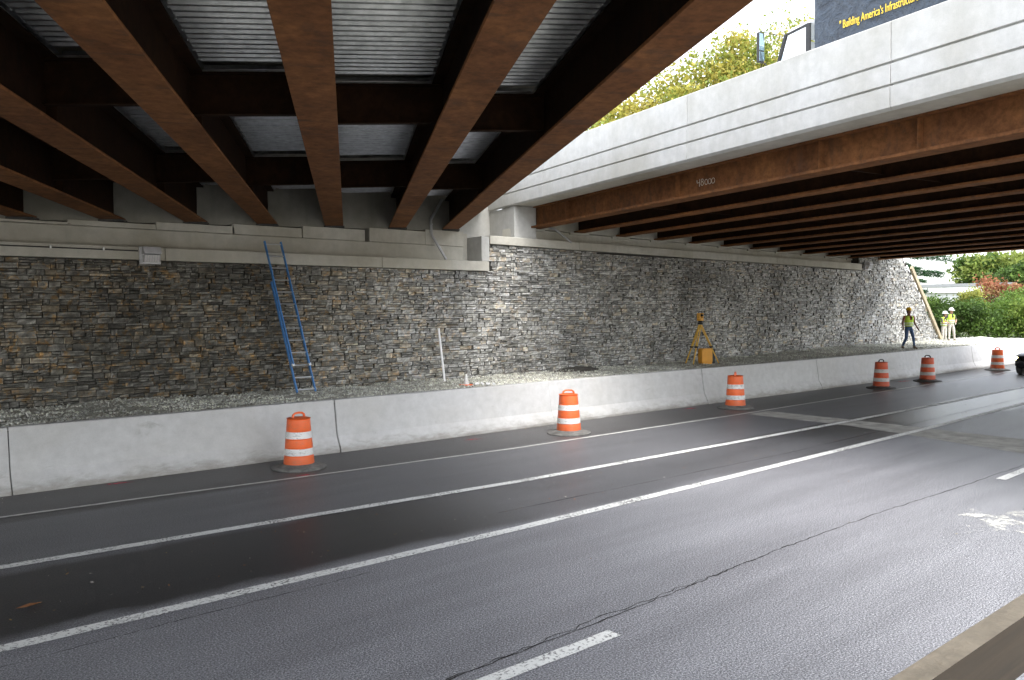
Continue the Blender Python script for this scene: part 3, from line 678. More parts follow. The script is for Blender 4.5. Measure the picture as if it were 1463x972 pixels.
# ================================================================== RIGHT BRIDGE
aR = R(79.0); uR = V((math.cos(aR), math.sin(aR), 0)); vR = V((math.sin(aR), -math.cos(aR), 0)); OR = V((17.1, 19.3, 0))
def RP(s, t, z): return OR+uR*s+vR*t+Z*z
def zr(t): return 5.50-t*.0118
rb = thing('highway_bridge', RP(-10, 10, 5.5), 'wide bridge with white concrete parapet and closely spaced rust brown girders', 'bridge')
SR = -30
for k in range(12):
    t = 2.0*k; z0 = zr(t); m = MB(); s1 = .12-t*math.cos(aR)/math.sin(aR)*-1*-1
    s1 = (19.45-19.3+t*math.cos(aR))/math.sin(aR)
    ip = [(-.012, .046), (.012, .046), (.012, .62), (.16, .625), (.16, .66), (-.16, .66), (-.16, .625), (-.012, .62)]
    m.prism(ip, RP(SR, t, z0), vR, Z, uR*(s1-SR)); gd = m.build('fascia_girder' if k == 0 else 'girder', 'rust' if k == 0 else 'rust_shaded', rb)
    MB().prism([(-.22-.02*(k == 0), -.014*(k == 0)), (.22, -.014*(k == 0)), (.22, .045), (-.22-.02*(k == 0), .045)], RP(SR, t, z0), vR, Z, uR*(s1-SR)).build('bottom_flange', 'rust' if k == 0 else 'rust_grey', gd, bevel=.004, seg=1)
    if k == 0:
        for s in (-2.0, -6.95, -11.2, -13.3, -16.5, -20): MB().obox(RP(s, -.09, z0+.335), uR*.006, vR*.075, Z*.28).build('web_stiffener', 'rust', gd)
        ch_ = MB()
        def stroke(pts, x0, h=.15):
            P = [RP(-7.55-(x0+a), -.016, z0+.25+b*h-.012*x0) for a, b in pts]
            for p_, q_ in zip(P[:-1], P[1:]): ch_.beam(p_, q_, .012, .008, up=vR)
        def ring(cx, cy, rx, ry): return [(cx+rx*math.cos(a*.57+.3), cy+ry*math.sin(a*.57+.3)) for a in range(12)]
        stroke([(0, 1), (.005, .5), (.09, .52)], 0); stroke([(.095, 1.05), (.085, -.1)], 0)
        stroke(ring(.05, .78, .035, .22), .13); stroke(ring(.05, .28, .045, .28), .13)
        for q_ in (.26, .375, .49): stroke(ring(.055, .42, .05, .42), q_)
        ch_.build('chalk_number', 'chalk', gd)['kind'] = 'stuff'
        MB().beam(RP(-6.8, -.016, z0+.18), RP(-6.8, -.016, z0+.42), .012, .008, up=vR).build('chalk_tick', 'chalk', gd)
for k in range(11):
    for s in (-4.5, -11, -17.5, -24):
        t = 2*k; a, b = RP(s, t+.013, zr(t)), RP(s, t+1.987, zr(t+2)); m = MB()
        m.prism([(-.05, .158), (.008, .158), (.008, .56), (-.008, .56), (-.008, .174), (-.05, .174)], a, uR, Z, b-a); m.build('diaphragm', 'rust_shaded', rb)
def slab(t0, t1, dz0, dz1, s0, s1, name, mat):
    m = MB(); vs = []
    for dz in (dz0, dz1):
        vs += [RP(s0, t0, zr(t0)+dz), RP(s0, t1, zr(t1)+dz), RP(s1+t1*.2, t1, zr(t1)+dz), RP(s1+t0*.2, t0, zr(t0)+dz)]
    return m.add(vs, [(0, 1, 2, 3), (4, 7, 6, 5), (0, 4, 5, 1), (1, 5, 6, 2), (2, 6, 7, 3), (3, 7, 4, 0)]).build(name, mat, rb)
slab(-.86, 22.9, .662, .90, SR, 1.0, 'deck_slab', 'conc')
# parapet panels with two grooves and slanted lower band
PJ = [SR, -24.6, -19.0, -13.3, -8.2, -1.95, 5.5]
for a, b in zip(PJ[:-1], PJ[1:]):
    m = MB()
    pp = [(-.83, 6.15), (-.90, 6.20), (-.905, 6.545), (-.835, 6.555), (-.835, 6.585), (-.89, 6.595), (-.89, 6.925), (-.825, 6.935), (-.825, 6.965), (-.88, 6.975), (-.88, 7.63), (-.865, 7.645), (-.56, 7.645), (-.545, 7.63), (-.545, 6.405), (-.83, 6.40)]
    m.prism([(p, q) for p, q in pp], RP(a+.006, 0, 0), vR, Z, uR*(b-a-.012)); m.build('parapet_panel', 'conc_new', rb, bevel=.004, seg=1)
m = MB()
m.prism([(22.9, 5.85), (23.2, 5.85), (23.2, 7.2), (22.9, 7.2)], RP(SR, 0, 0), vR, Z, uR*40); m.build('far_parapet', 'conc_new', rb)

# right abutment
ra = thing('right_abutment', (26, 19.3, 4.8), 'concrete abutment with long coping above the stone wall under the right bridge', 'abutment')
JR = [14.89, 18.6, 24.5, 30.2, 37.45]
def cz(x): return 4.87-(x-14.89)*.0085
for a, b in zip(JR[:-1], JR[1:]):
    m = MB(); a2, b2 = a+.008, b-.008; vs = []
    for y in (18.86, 19.5):
        vs += [(a2, y, cz(a2)), (b2, y, cz(b2)), (b2, y, cz(b2)+.25-(b2-14.89)*-.002), (a2, y, cz(a2)+.25-(a2-14.89)*-.002)]
    m.add(vs, [(0, 1, 2, 3), (4, 7, 6, 5), (0, 4, 5, 1), (1, 5, 6, 2), (2, 6, 7, 3), (3, 7, 4, 0)]); m.build('coping_block', 'conc', ra, bevel=.015)
m = MB(); vs = []
for y in (19.42, 20.0): vs += [(16.3, y, 4.9), (39.8, y, 4.75), (39.8, y, 5.21), (16.3, y, 5.47)]
m.add(vs, [(0, 1, 2, 3), (4, 7, 6, 5), (0, 4, 5, 1), (1, 5, 6, 2), (2, 6, 7, 3), (3, 7, 4, 0)]); m.build('stem', 'conc', ra)
for k in range(12):
    t = 2.0*k; X = 17.1+t/math.sin(aR); m = MB(); m.box(X-.45, X+.45, 19.36, 19.98, zr(t)-.09, zr(t)-.012); m.build('beam_seat', 'conc', ra, bevel=.01)
for k in range(11):
    t = 2.0*k; X0 = 17.12+t/math.sin(aR)+.02; X1 = X0+2.0; m = MB(); vs = []
    for y in (19.45, 20.0): vs += [(X0, y, zr(t)-.005), (X1, y, zr(t+2)-.005), (X1, y, zr(t+2)+.66), (X0, y, zr(t)+.66)]
    m.add(vs, [(0, 1, 2, 3), (4, 7, 6, 5), (0, 4, 5, 1), (1, 5, 6, 2), (2, 6, 7, 3), (3, 7, 4, 0)]); m.build('end_wall_panel', 'conc', ra)
m = MB(); c = [RP(-.12, -.84, 0), RP(-.12, -.05, 0), RP(2.0, -.05, 0), RP(2.0, -.84, 0)]
m.add([(p.x, p.y, 5.13) for p in c]+[(p.x, p.y, 6.148) for p in c], [(0, 1, 2, 3), (4, 7, 6, 5), (0, 4, 5, 1), (1, 5, 6, 2), (2, 6, 7, 3), (3, 7, 4, 0)])
m.build('cheek_block', 'conc_new', ra, bevel=.015)
m = MB(); m.box(37.47, 38.6, 18.97, 19.3, 4.66, 4.93); m.build('coping_end', 'conc_new', ra, bevel=.01)

# ================================================================== THINGS
# ------------------------------------------------------------------ traffic barrels
def make_barrel(kind):
    body, band, hnd, base = [('orange', 'reflect', 'orange', 'rubber_grey'), ('orange_old', 'reflect_old', 'black', 'rubber')][kind]
    t = thing('traffic_barrel', (0, 0, 0), 'x', 'barrel', 'orange traffic barrels along the shoulder')
    def r(z): return .278-.045*(z-.05)/.85
    zs = [(.06, .235), (.235, .385), (.385, .54), (.54, .69), (.69, .90)]
    prof = []
    for i, (a, b) in enumerate(zs):
        k = .006*i
        prof += [(r(a)-k+.004, a+.004), (r(a)-k+.006, a+.012), (r(b)-k+.004, b-.01), (r(b)-k-.004, b-.002)]
    prof += [(.225, .915), (.18, .925), (.05, .93)]
    d = MB().lathe(prof, 32).build('drum', body, t, smooth=True)
    for i in (1, 3):
        a, b = zs[i]; k = .006*i
        MB().lathe([(r(a)-k+.004, a+.012), (r(a)-k+.0095, a+.014), (r(b)-k+.0085, b-.014), (r(b)-k+.003, b-.012)], 32, cap=False).build('reflective_band', band, t, smooth=True)
    h = MB().tube([(-.13, 0, .915), (-.12, 0, .975), (-.075, 0, 1.005), (0, 0, 1.012), (.075, 0, 1.005), (.12, 0, .975), (.13, 0, .915)], [.024, .022, .02, .02, .02, .022, .024], 8)
    h.build('handle', hnd, t, smooth=True)
    MB().lathe([(.50, .0), (.505, .02), (.49, .035), (.36, .055), (.30, .085), (.278, .09)], 36).build('rubber_base', base, t, smooth=True)
    return t
protos = [make_barrel(0), make_barrel(1)]
BL = [(6.40, 13.86, 0, .9, 'bright orange and white traffic barrel below the ladder, nearest the camera'),
      (12.91, 13.48, 0, .2, 'bright orange and white traffic barrel right of the white pole and small cone'),
      (19.72, 13.66, 0, 1.2, 'bright orange and white traffic barrel in front of the survey tripod'),
      (28.22, 13.5, 1, .5, 'dull orange traffic barrel with black loop handle, left of the close pair'),
      (32.13, 13.57, 1, 1.9, 'dull orange traffic barrel with edge-on handle, right of the close pair'),
      (39.96, 13.84, 0, 1.75, 'farthest traffic barrel, small, near the dark car at the right edge')]
used = [False, False]
for x, y, k, rz, lab in BL:
    o = protos[k] if not used[k] else copy_tree(protos[k]); used[k] = True
    o.location = (x, y, .002); q_ = random.uniform(.97, 1.02); o.scale = (q_, q_, random.uniform(.98, 1.02)); o.rotation_euler = (random.uniform(-.008, .008), random.uniform(-.008, .008), rz-.7); o['label'] = lab

# ------------------------------------------------------------------ extension ladder
ld = thing('extension_ladder', (8.6, 17.95, .9), 'blue extension ladder leaning on the stone wall below the left bridge', 'ladder')
def lad(k, a, off):   # k along the length 0..1, a across -1..1
    b0, b1 = V((8.52, 17.92, .88)), V((8.08, 18.80, 4.58)); d = (b1-b0); ac = V((.235, -.0, .0)); nrm = d.cross(ac).normalized()
    if nrm.y > 0: nrm = -nrm
    return b0+d*k+ac*a+nrm*off
for a in (-1, 1):
    MB().beam(lad(0, a, -.0), lad(.74, a, 0), .03, .075, up=(0, -1, .2)).build('base_rail', 'blue', ld, bevel=.006)
    MB().beam(lad(.2, a*.87, .075), lad(1, a*.87, .075), .03, .07, up=(0, -1, .2)).build('fly_rail', 'blue', ld, bevel=.006)
    MB().beam(lad(-.012, a, 0), lad(.012, a, 0), .05, .11, up=(0, -1, .2)).build('foot', 'alu', ld, bevel=.006)
    MB().beam(lad(.19, a*.9, .04), lad(.205, a*.9, .04), .06, .13, up=(0, -1, .2)).build('guide_bracket', 'alu', ld)
k = .04
while k < .24:
    MB().tube([lad(k, -1, 0), lad(k, 1, 0)], .016, 8).build('rung', 'alu', ld, smooth=True); k += .0785
k = .2755
while k < .99:
    MB().tube([lad(k, -.87, .075), lad(k, .87, .075)], .016, 8).build('rung', 'alu', ld, smooth=True); k += .0785

# ------------------------------------------------------------------ survey tripod, instrument, case
hd = V((22.85, 17.25, 2.36)); tp = thing('survey_tripod', (22.85, 17.25, .95), 'yellow wooden survey tripod standing on the gravel', 'tripod')
feet = [V((22.45, 17.25, .93)), V((23.62, 17.02, .93)), V((22.85, 17.9, .93))]
for f in feet:
    d = (f-hd); lg = MB(); sd_ = d.cross(Z).normalized()
    up_, lo_ = hd+d*.04, hd+d*.58
    for a in (-1, 1): lg.beam(up_+sd_*.045*a, lo_+sd_*.03*a, .022, .03)
    lg.beam(hd+d*.45, hd+d*.97, .03, .032); lg.beam(hd+d*.55-sd_*.05, hd+d*.55+sd_*.05, .04, .05); lg.beam(up_-sd_*.05, up_+sd_*.05, .04, .05)
    L = lg.build('leg', 'yellow', tp); MB().tube([hd+d*.96, hd+d*1.0], [.018, .004], 8).build('foot_point', 'black', L)
    MB().obox(hd+d*.56, sd_*.06, d.normalized()*.03, d.normalized().cross(sd_)*.03).build('leg_clamp', 'black', L)
MB().lathe([(.085, -.02), (.095, 0), (.095, .03), (.05, .04)], 20, hd).build('tripod_head', 'black', tp, smooth=True)
ins = thing('survey_instrument', hd+Z*.04, 'orange total station instrument mounted on top of the yellow tripod', 'instrument')
c = hd+Z*.045
MB().lathe([(.07, 0), (.075, .02), (.06, .035), (.075, .05), (.07, .06)], 18, c).build('tribrach', 'black', ins, smooth=True)
m = MB(); m.box(c.x-.1, c.x+.1, c.y-.08, c.y+.08, c.z+.06, c.z+.15); m.build('body', 'instr', ins, bevel=.02)
for a in (-1, 1): m = MB(); m.box(c.x+a*.085-.03, c.x+a*.085+.03, c.y-.065, c.y+.065, c.z+.15, c.z+.33); m.build('standard', 'instr', ins, bevel=.02)
m = MB(); m.tube([(c.x, c.y-.12, c.z+.25), (c.x, c.y-.05, c.z+.25), (c.x, c.y+.1, c.z+.25)], [.03, .045, .04], 14); m.build('telescope', 'black', ins, smooth=True)
m = MB(); m.tube([(c.x-.09, c.y, c.z+.33), (c.x-.07, c.y, c.z+.385), (c.x+.07, c.y, c.z+.385), (c.x+.09, c.y, c.z+.33)], .014, 8); m.build('carry_handle', 'black', ins, smooth=True)
cs_ = thing('instrument_case', (23.6, 17.5, .95), 'amber instrument case with black side standing behind the tripod legs', 'case')
m = MB(); m.prism([(-.19, 0), (.19, 0), (.22, .1), (.22, .5), (.19, .56), (-.19, .56), (-.22, .5), (-.22, .1)], (23.52, 17.45, .92), (.94, -.34, 0), (0, 0, 1), (.09, .25, 0)); m.build('shell', 'case', cs_, bevel=.02)
m = MB(); m.prism([(-.02, .02), (.1, .02), (.1, .54), (-.02, .54)], (23.75, 17.38, .92), (.94, -.34, 0), (0, 0, 1), (.085, .235, 0)); m.build('padded_back', 'black', cs_, bevel=.02)
m = MB(); m.tube([(23.45, 17.57, 1.48), (23.46, 17.57, 1.52), (23.63, 17.51, 1.52), (23.64, 17.51, 1.48)], .012, 6); m.build('carry_handle', 'black', cs_)

# ------------------------------------------------------------------ pole, cone, cups, soil
m = MB(); m.tube([(12.97, 18.55, .86), (12.86, 18.66, 2.40)], .032, 12); m.build('white_pole', 'pvc', smooth=True)
tag(bpy.data.objects['white_pole'], 'slim white plastic pole standing upright against the stone wall', 'pole')
cn = thing('small_cone', (12.65, 17.11, .9), 'small grey-white cone with red base sitting on the gravel', 'cone')
m = MB(); m.lathe([(.075, .03), (.035, .25), (.03, .3), (.012, .305)], 16, (12.65, 17.11, .90)); m.build('cone_body', 'reflect', cn, smooth=True)
m = MB(); m.box(12.50, 12.80, 17.0, 17.22, .895, .935); m.build('cone_base', 'orange', cn, bevel=.015)
for i, (x, y, lb_) in enumerate(((12.75, 16.80, 'white paper cup lying nearest the small cone'), (12.87, 16.69, 'second white paper cup from the small cone'),
                                 (12.97, 16.58, 'third white paper cup from the small cone'), (13.08, 16.46, 'white paper cup farthest from the small cone'))):
    m = MB(); a = i*1.3; d = V((math.cos(a), math.sin(a), .1)); p = V((x, y, .955))
    m.tube([p-d*.05, p+d*.05, p+d*.055], [.028, .038, .041], 12); tag(m.build('paper_cup', 'pvc', smooth=True), lb_, 'cup', 'paper cups on the gravel')
m = MB(); n1, n2 = 20, 8; vs = []
for i in range(n1+1):
    for j in range(n2+1):
        x = 17.4+2.5*i/n1; y = 18.15+.84*j/n2; q = max(0, 1-((x-18.55)/1.15)**2)*max(0, 1-((y-18.95)/.75)**2)
        vs.append((x, y, .86+.17*q+random.uniform(-.012, .025)*(q > 0)))
m.add(vs, [(i*(n2+1)+j, (i+1)*(n2+1)+j, (i+1)*(n2+1)+j+1, i*(n2+1)+j+1) for i in range(n1) for j in range(n2)])
tag(m.build('soil_mound', 'dirt', smooth=False), 'low dark mound of damp soil against the foot of the wall', 'soil')

# ------------------------------------------------------------------ wall lights, conduit, pipes
def wall_light(x, y, z, w, h, label):
    t = thing('wall_light', (x, y, z), label, 'lamp', 'wall pack lamps on the coping')
    MB().box(x-w/2, x+w/2, y-.06, y, z, z+h).build('back_box', 'fixture', t, bevel=.012)
    m = MB(); m.prism([(0, h*.55), (-.2, h*.55), (-.22, h*.6), (-.16, h*.98), (0, h*.98)], (x-w*.42, y-.061, z), (0, 1, 0), (0, 0, 1), (w*.84, 0, 0)); m.build('hood', 'fixture', t, bevel=.01)
    m = MB(); m.prism([(0, h*.08), (-.10, h*.1), (-.17, h*.5), (0, h*.5)], (x-w*.36, y-.061, z), (0, 1, 0), (0, 0, 1), (w*.72, 0, 0)); m.build('lens', 'lens', t, bevel=.01)
    for i in range(7):
        a = x-w*.36+w*.72*i/6; MB().beam((a, y-.165, z+h*.07), (a, y-.245, z+h*.52), .008, .008).build('guard_bar', 'alu', t)
    MB().beam((x-w*.43, y-.165, z+h*.06), (x+w*.43, y-.165, z+h*.06), .012, .012).build('guard_frame', 'alu', t)
wall_light(5.28, 18.85, 3.97, .44, .38, 'grey caged wall lamp on the left coping beside the black conduit')
wall_light(37.85, 18.85, 4.68, .42, .38, 'grey wall lamp at the far end of the right coping')
cdn = thing('electrical_conduit', (1, 18.84, 4.28), 'thin black conduit clipped along the left coping, ending at the lamp', 'conduit')
MB().tube([(-6, 18.835, 4.27), (2, 18.835, 4.265), (5.04, 18.835, 4.255)], .013, 8).build('pipe_run', 'black', cdn, smooth=True)
for x in (-2.1, -.6, .9, 2.2, 3.35, 4.35): MB().box(x-.018, x+.018, 18.81, 18.858, 4.235, 4.3).build('clip', 'alu', cdn, bevel=.004)
ds = thing('downspout', (13.1, 19.0, 4.3), 'bent grey downspout running down behind the last girder of the left bridge', 'pipe')
MB().tube([(13.42, 19.2, 6.1), (13.02, 19.2, 5.5), (13.0, 19.18, 5.42), (13.0, 19.15, 5.08), (13.02, 19.12, 5.0), (13.36, 18.95, 4.36)], .04, 12).build('pipe_run', 'pipe', ds, smooth=True)
for z in (5.36, 5.16): MB().lathe([(.045, -.02), (.05, -.015), (.05, .015), (.045, .02)], 12, (13.0, 19.165, z)).build('coupling', 'pipe', ds, smooth=True)
m = MB(); m.tube([(17.66, 19.3, 5.56), (17.72, 19.05, 5.47), (18.2, 18.8, 5.06)], .035, 12)
tag(m.build('drain_pipe', 'pipe', smooth=True), 'short slanted drain pipe under the near end of the right bridge', 'pipe')

# ------------------------------------------------------------------ slanting boards and plastic at the wall end
sb_ = thing('edge_board', (46.4, 18.9, 1), 'raw timber board nailed along the slanting end of the stone wall', 'board')
MB().beam((42.75, 18.9, 4.95), (46.5, 18.9, 1.02), .12, .21, up=(0, 0, 1)).build('plank', 'wood', sb_, bevel=.01)
m = MB(); m.box(44.95, 45.06, 19.1, 19.2, 2.3, 3.5); m.build('stake', 'wood', sb_)
m = MB(); m.box(43.5, 43.6, 19.1, 19.2, 3.6, 4.8); m.build('stake', 'wood', sb_)
m = MB(); vs = []; n1, n2 = 26, 10
for i in range(n1+1):
    for j in range(n2+1):
        f = i/n1; x = 42.0+2.9*f; z = 5.62-(x-41.9)*.965+.38+.16*math.sin(i*1.9)*math.sin(j*1.3+i*.4)+random.uniform(-.05, .05)
        vs.append((x+.2*math.sin(j*.9), 19.05+2.4*j/n2, max(z, .9)+(0.06 if j else -.35)))
m.add(vs, [(i*(n2+1)+j, (i+1)*(n2+1)+j, (i+1)*(n2+1)+j+1, i*(n2+1)+j+1) for i in range(n1) for j in range(n2)])
tag(m.build('plastic_sheet', 'plastic_sheet', smooth=True), 'crumpled white plastic sheet over the slope behind the wall end', 'sheet')

# ------------------------------------------------------------------ timber guard rail close to the camera
gr = thing('timber_guardrail', (2, .54, 0), 'blurred raw timber guard rail in the lower right corner', 'railing')
m = MB().box(-2.4, 6.2, .509, .551, 2.147, 2.25); m.mi[1] = 1; m.build('top_rail', ['wood_shaded', 'wood_cap'], gr)   # one timber: lit top and shaded faces put into the colour
MB().box(-2.4, 6.2, .509, .551, 1.60, 1.69).build('mid_rail', 'wood_old', gr, bevel=.004)
for x in (-2.3, .0, 4.0, 6.1): MB().box(x-.045, x+.045, .418, .507, -.05, 2.24).build('post', 'wood_old', gr, bevel=.004)

# ------------------------------------------------------------------ people
def skin_mesh(name, verts, edges, radii, root=0, sub=1):
    me = bpy.data.meshes.new(name); me.from_pydata([tuple(v) for v in verts], edges, [])
    ob = bpy.data.objects.new(name, me); col.objects.link(ob)
    md = ob.modifiers.new('skin', 'SKIN'); md.use_smooth_shade = True; md.branch_smoothing = .6
    sv = me.skin_vertices[0].data
    for i, r in enumerate(radii): sv[i].radius = (r, r) if not hasattr(r, '__len__') else r; sv[i].use_root = (i == root)
    s = ob.modifiers.new('sub', 'SUBSURF'); s.levels = sub; s.render_levels = sub
    r = bpy.data.meshes.new_from_object(ob.evaluated_get(bpy.context.evaluated_depsgraph_get())); bpy.data.objects.remove(ob)
    return r
def person(base, rot, label, J, mats, helm, vest, zones):
    """J: joint positions in the person's frame (x right, y forward, z up)"""
    t = thing('person', base, label, 'person'); t.rotation_euler = (0, 0, rot)
    P = []; E = []; RD = []
    def add(p, r, par=None):
        P.append(V(p)); RD.append(r)
        if par is not None: E.append((par, len(P)-1))
        return len(P)-1
    pel = add(J['pelvis'], (.155, .115)); w = add(J['waist'], (.145, .105), pel); ch = add(J['chest'], (.175, .12), w)
    nb = add(J['neck'], .062, ch); h0 = add(J['head']+V((0, .01, -.07)), (.072, .085), nb); h1 = add(J['head']+V((0, .005, .03)), (.08, .098), h0); add(J['head']+V((0, -.01, .10)), .06, h1)
    ns = add(J['head']+V((0, .108, -.015)), .016, h1)
    for a in (-1, 1): add(J['head']+V((a*.088, 0, -.01)), .016, h1)
    for sd_ in 'lr':
        sh = add(J['sho_'+sd_], .068, ch); el = add(J['elb_'+sd_], .047, sh); wr = add(J['wri_'+sd_], .032, el)
        d = (J['wri_'+sd_]-J['elb_'+sd_]).normalized(); pm = add(J['wri_'+sd_]+d*.075, (.04, .024), wr)
        fw = V((0, 1, 0))
        for q in range(4): 
            k1 = add(J['wri_'+sd_]+d*(.125-.006*abs(q-1))+fw*(.033-.022*q), .011, pm); add(P[k1]+d*(.04-.006*abs(q-1))+V((0, 0, -.004)), .008, k1)
        th = add(J['wri_'+sd_]+d*.07+fw*.05, .012, pm); add(P[th]+d*.035+fw*.012, .009, th)
        hp = add(J['hip_'+sd_], .098, pel); kn = add(J['kne_'+sd_], .068, hp); an = add(J['ank_'+sd_], .048, kn)
        he = add(J['ank_'+sd_]+V((0, -.035, -.05)), .045, an); add(J['toe_'+sd_], .042, an)
    me = skin_mesh('body', P, E, RD, pel, 1)
    for m_ in mats: me.materials.append(MT[m_])
    idx = [zones(p.center) for p in me.polygons]; me.polygons.foreach_set('material_index', idx)
    b = bpy.data.objects.new('body', me); col.objects.link(b); b.parent = t; WL[b.name] = V((0, 0, 0))
    def part(mb, name, mat, smooth=True):
        o = mb.build(name, mat, None, smooth=smooth); o.parent = t; o.location = (0, 0, 0); return o
    hc = J['head']+V((0, -.005, .055))
    prof = [(.155, -.005), (.15, .003), (.122, .006), (.12, .05), (.103, .095), (.07, .125), (.02, .138)]
    hm = MB().lathe(prof, 20, hc, sx=.92, sy=1.08); hm.obox(hc+V((0, .155, -.004)), (.075, 0, 0), (0, .045, -.008), (0, 0, .005)); part(hm, 'hard_hat', helm)
    hr = MB().lathe([(.06, -.10), (.088, -.06), (.098, 0), (.1, .04)], 14, J['head']+V((0, -.022, .01)), sx=.9, sy=.9); part(hr, 'hair', 'hair')
    if vest:
        ring = []; c0, c1 = J['waist']-V((0, 0, .10)), J['chest']+V((0, 0, .13)); mb = MB(); n = 20; rows = [(0, .185, .14), (.3, .185, .142), (.6, .205, .152), (.85, .205, .142), (1, .135, .105)]
        vs = []
        for f, a, bq in rows:
            c = c0.lerp(c1, f); vs += [c+V((a*math.cos(2*math.pi*j/n), bq*math.sin(2*math.pi*j/n), 0)) for j in range(n)]
        def gap(i, j): return i >= 2 and j in (4, 5)
        mb.add(vs, [(i*n+j, i*n+(j+1) % n, (i+1)*n+(j+1) % n, (i+1)*n+j) for i in range(len(rows)-1) for j in range(n) if not gap(i, j)])
        o = part(mb, 'vest', vest); md = o.modifiers.new('solid', 'SOLIDIFY'); md.thickness = .012
        for f in (.12, .32):
            c = c0.lerp(c1, f); part(MB().lathe([(.195, -.02), (.2, -.018), (.2, .018), (.195, .02)], 20, c, cap=False, sy=.76), 'reflective_stripe', 'silver')
    return t
def pose(**k):
    J = {'pelvis': V((0, 0, .95)), 'waist': V((0, 0, 1.1)), 'chest': V((0, .0, 1.33)), 'neck': V((0, .0, 1.50)), 'head': V((0, .02, 1.63)),
         'sho_l': V((-.19, 0, 1.42)), 'sho_r': V((.19, 0, 1.42)), 'elb_l': V((-.27, -.02, 1.15)), 'elb_r': V((.27, -.02, 1.15)), 'wri_l': V((-.29, .04, .92)), 'wri_r': V((.29, .04, .92)),
         'hip_l': V((-.10, 0, .9)), 'hip_r': V((.10, 0, .9)), 'kne_l': V((-.11, .01, .5)), 'kne_r': V((.11, .01, .5)), 'ank_l': V((-.12, 0, .09)), 'ank_r': V((.12, 0, .09)), 'toe_l': V((-.14, .17, .045)), 'toe_r': V((.14, .17, .045))}
    J.update({a: V(b) for a, b in k.items()}); return J
def zones_a(c):
    if c.z < .16: return 3
    if abs(c.x) > .17 and c.z < 1.28 and c.z > .6: return 0
    if c.z < 1.0: return 2
    if c.z < 1.49: return 1
    return 0
def zones_b(c):
    if c.z < .14: return 3
    if abs(c.x) > .2 and c.z < 1.2 and c.z > .6: return 0
    if c.z < 1.0: return 2
    if c.z < 1.49: return 1
    return 0
# the walking worker, turned towards the road and the camera
w1 = person((35.36, 15.72, 1.045), R(150), 'person in yellow hard hat, lime vest and blue jeans walking along the gravel',
    pose(sho_l=(-.2, .03, 1.42), sho_r=(.2, -.03, 1.42), elb_l=(-.33, -.1, 1.17), elb_r=(.33, .06, 1.17), wri_l=(-.40, .0, .95), wri_r=(.42, .2, .97),
         kne_l=(-.10, .16, .52), ank_l=(-.11, .22, .09), toe_l=(-.13, .39, .05), kne_r=(.10, -.02, .50), ank_r=(.12, -.27, .13), toe_r=(.13, -.12, .05), head=(.02, .03, 1.64)),
    ['skin_dark', 'tee_red', 'jeans', 'boots'], 'helm_y', 'hiviz', zones_a)
w2 = person((45.45, 18.0, 1.02), R(150), 'person in white hard hat and lime vest standing by the board, hands on hips',
    pose(elb_l=(-.37, -.08, 1.18), elb_r=(.37, -.08, 1.18), wri_l=(-.22, .07, 1.02), wri_r=(.22, .07, 1.02), ank_l=(-.2, .02, .09), kne_l=(-.16, .03, .5), toe_l=(-.25, .18, .045)),
    ['skin', 'tee_dark', 'khaki', 'boots'], 'helm_w', 'hiviz', zones_b)
w3 = person((46.75, 18.88, .86), R(165), 'person in white hard hat half hidden behind the worker with hands on hips',
    pose(head=(-.02, .05, 1.61), elb_r=(.24, .08, 1.16), wri_r=(.16, .26, 1.1)), ['skin', 'tee_dark', 'khaki', 'boots'], 'helm_w', 'hiviz', zones_b)

# ------------------------------------------------------------------ trees and shrubs
def foliage(centre, rad, n_cl, n_leaf, size, pal, flat=.85, spread=.20, hollow=.35, seed=0):
    g = np.random.default_rng(seed); u = g.standard_normal((n_cl, 3)); u /= np.linalg.norm(u, axis=1)[:, None]
    rr = (hollow+(1-hollow)*g.random(n_cl)**.5)[:, None]*g.uniform(.75, 1.08, (n_cl, 1))
    cc = u*rr*np.array(rad)+np.array(centre); cr = g.uniform(.6, 1.4, n_cl)*spread*min(rad[0], rad[2])
    k = g.integers(0, n_cl, n_leaf); p = cc[k]+g.standard_normal((n_leaf, 3))*cr[k][:, None]*np.array([1, 1, .7])
    a = g.standard_normal((n_leaf, 3)); a /= np.linalg.norm(a, axis=1)[:, None]; b = np.cross(a, g.standard_normal((n_leaf, 3))); b /= np.linalg.norm(b, axis=1)[:, None]
    s = (size*g.uniform(.6, 1.35, n_leaf))[:, None]
    v = np.stack([p-a*s, p+b*s*.55, p+a*s, p-b*s*.55], 1).reshape(-1, 3)
    pal = np.array(pal); cbase = pal[g.integers(0, len(pal), n_cl)][k]*g.uniform(.7, 1.3, (n_leaf, 1))
    return v, np.arange(4*n_leaf).reshape(-1, 4), np.repeat(cbase, 4, 0)
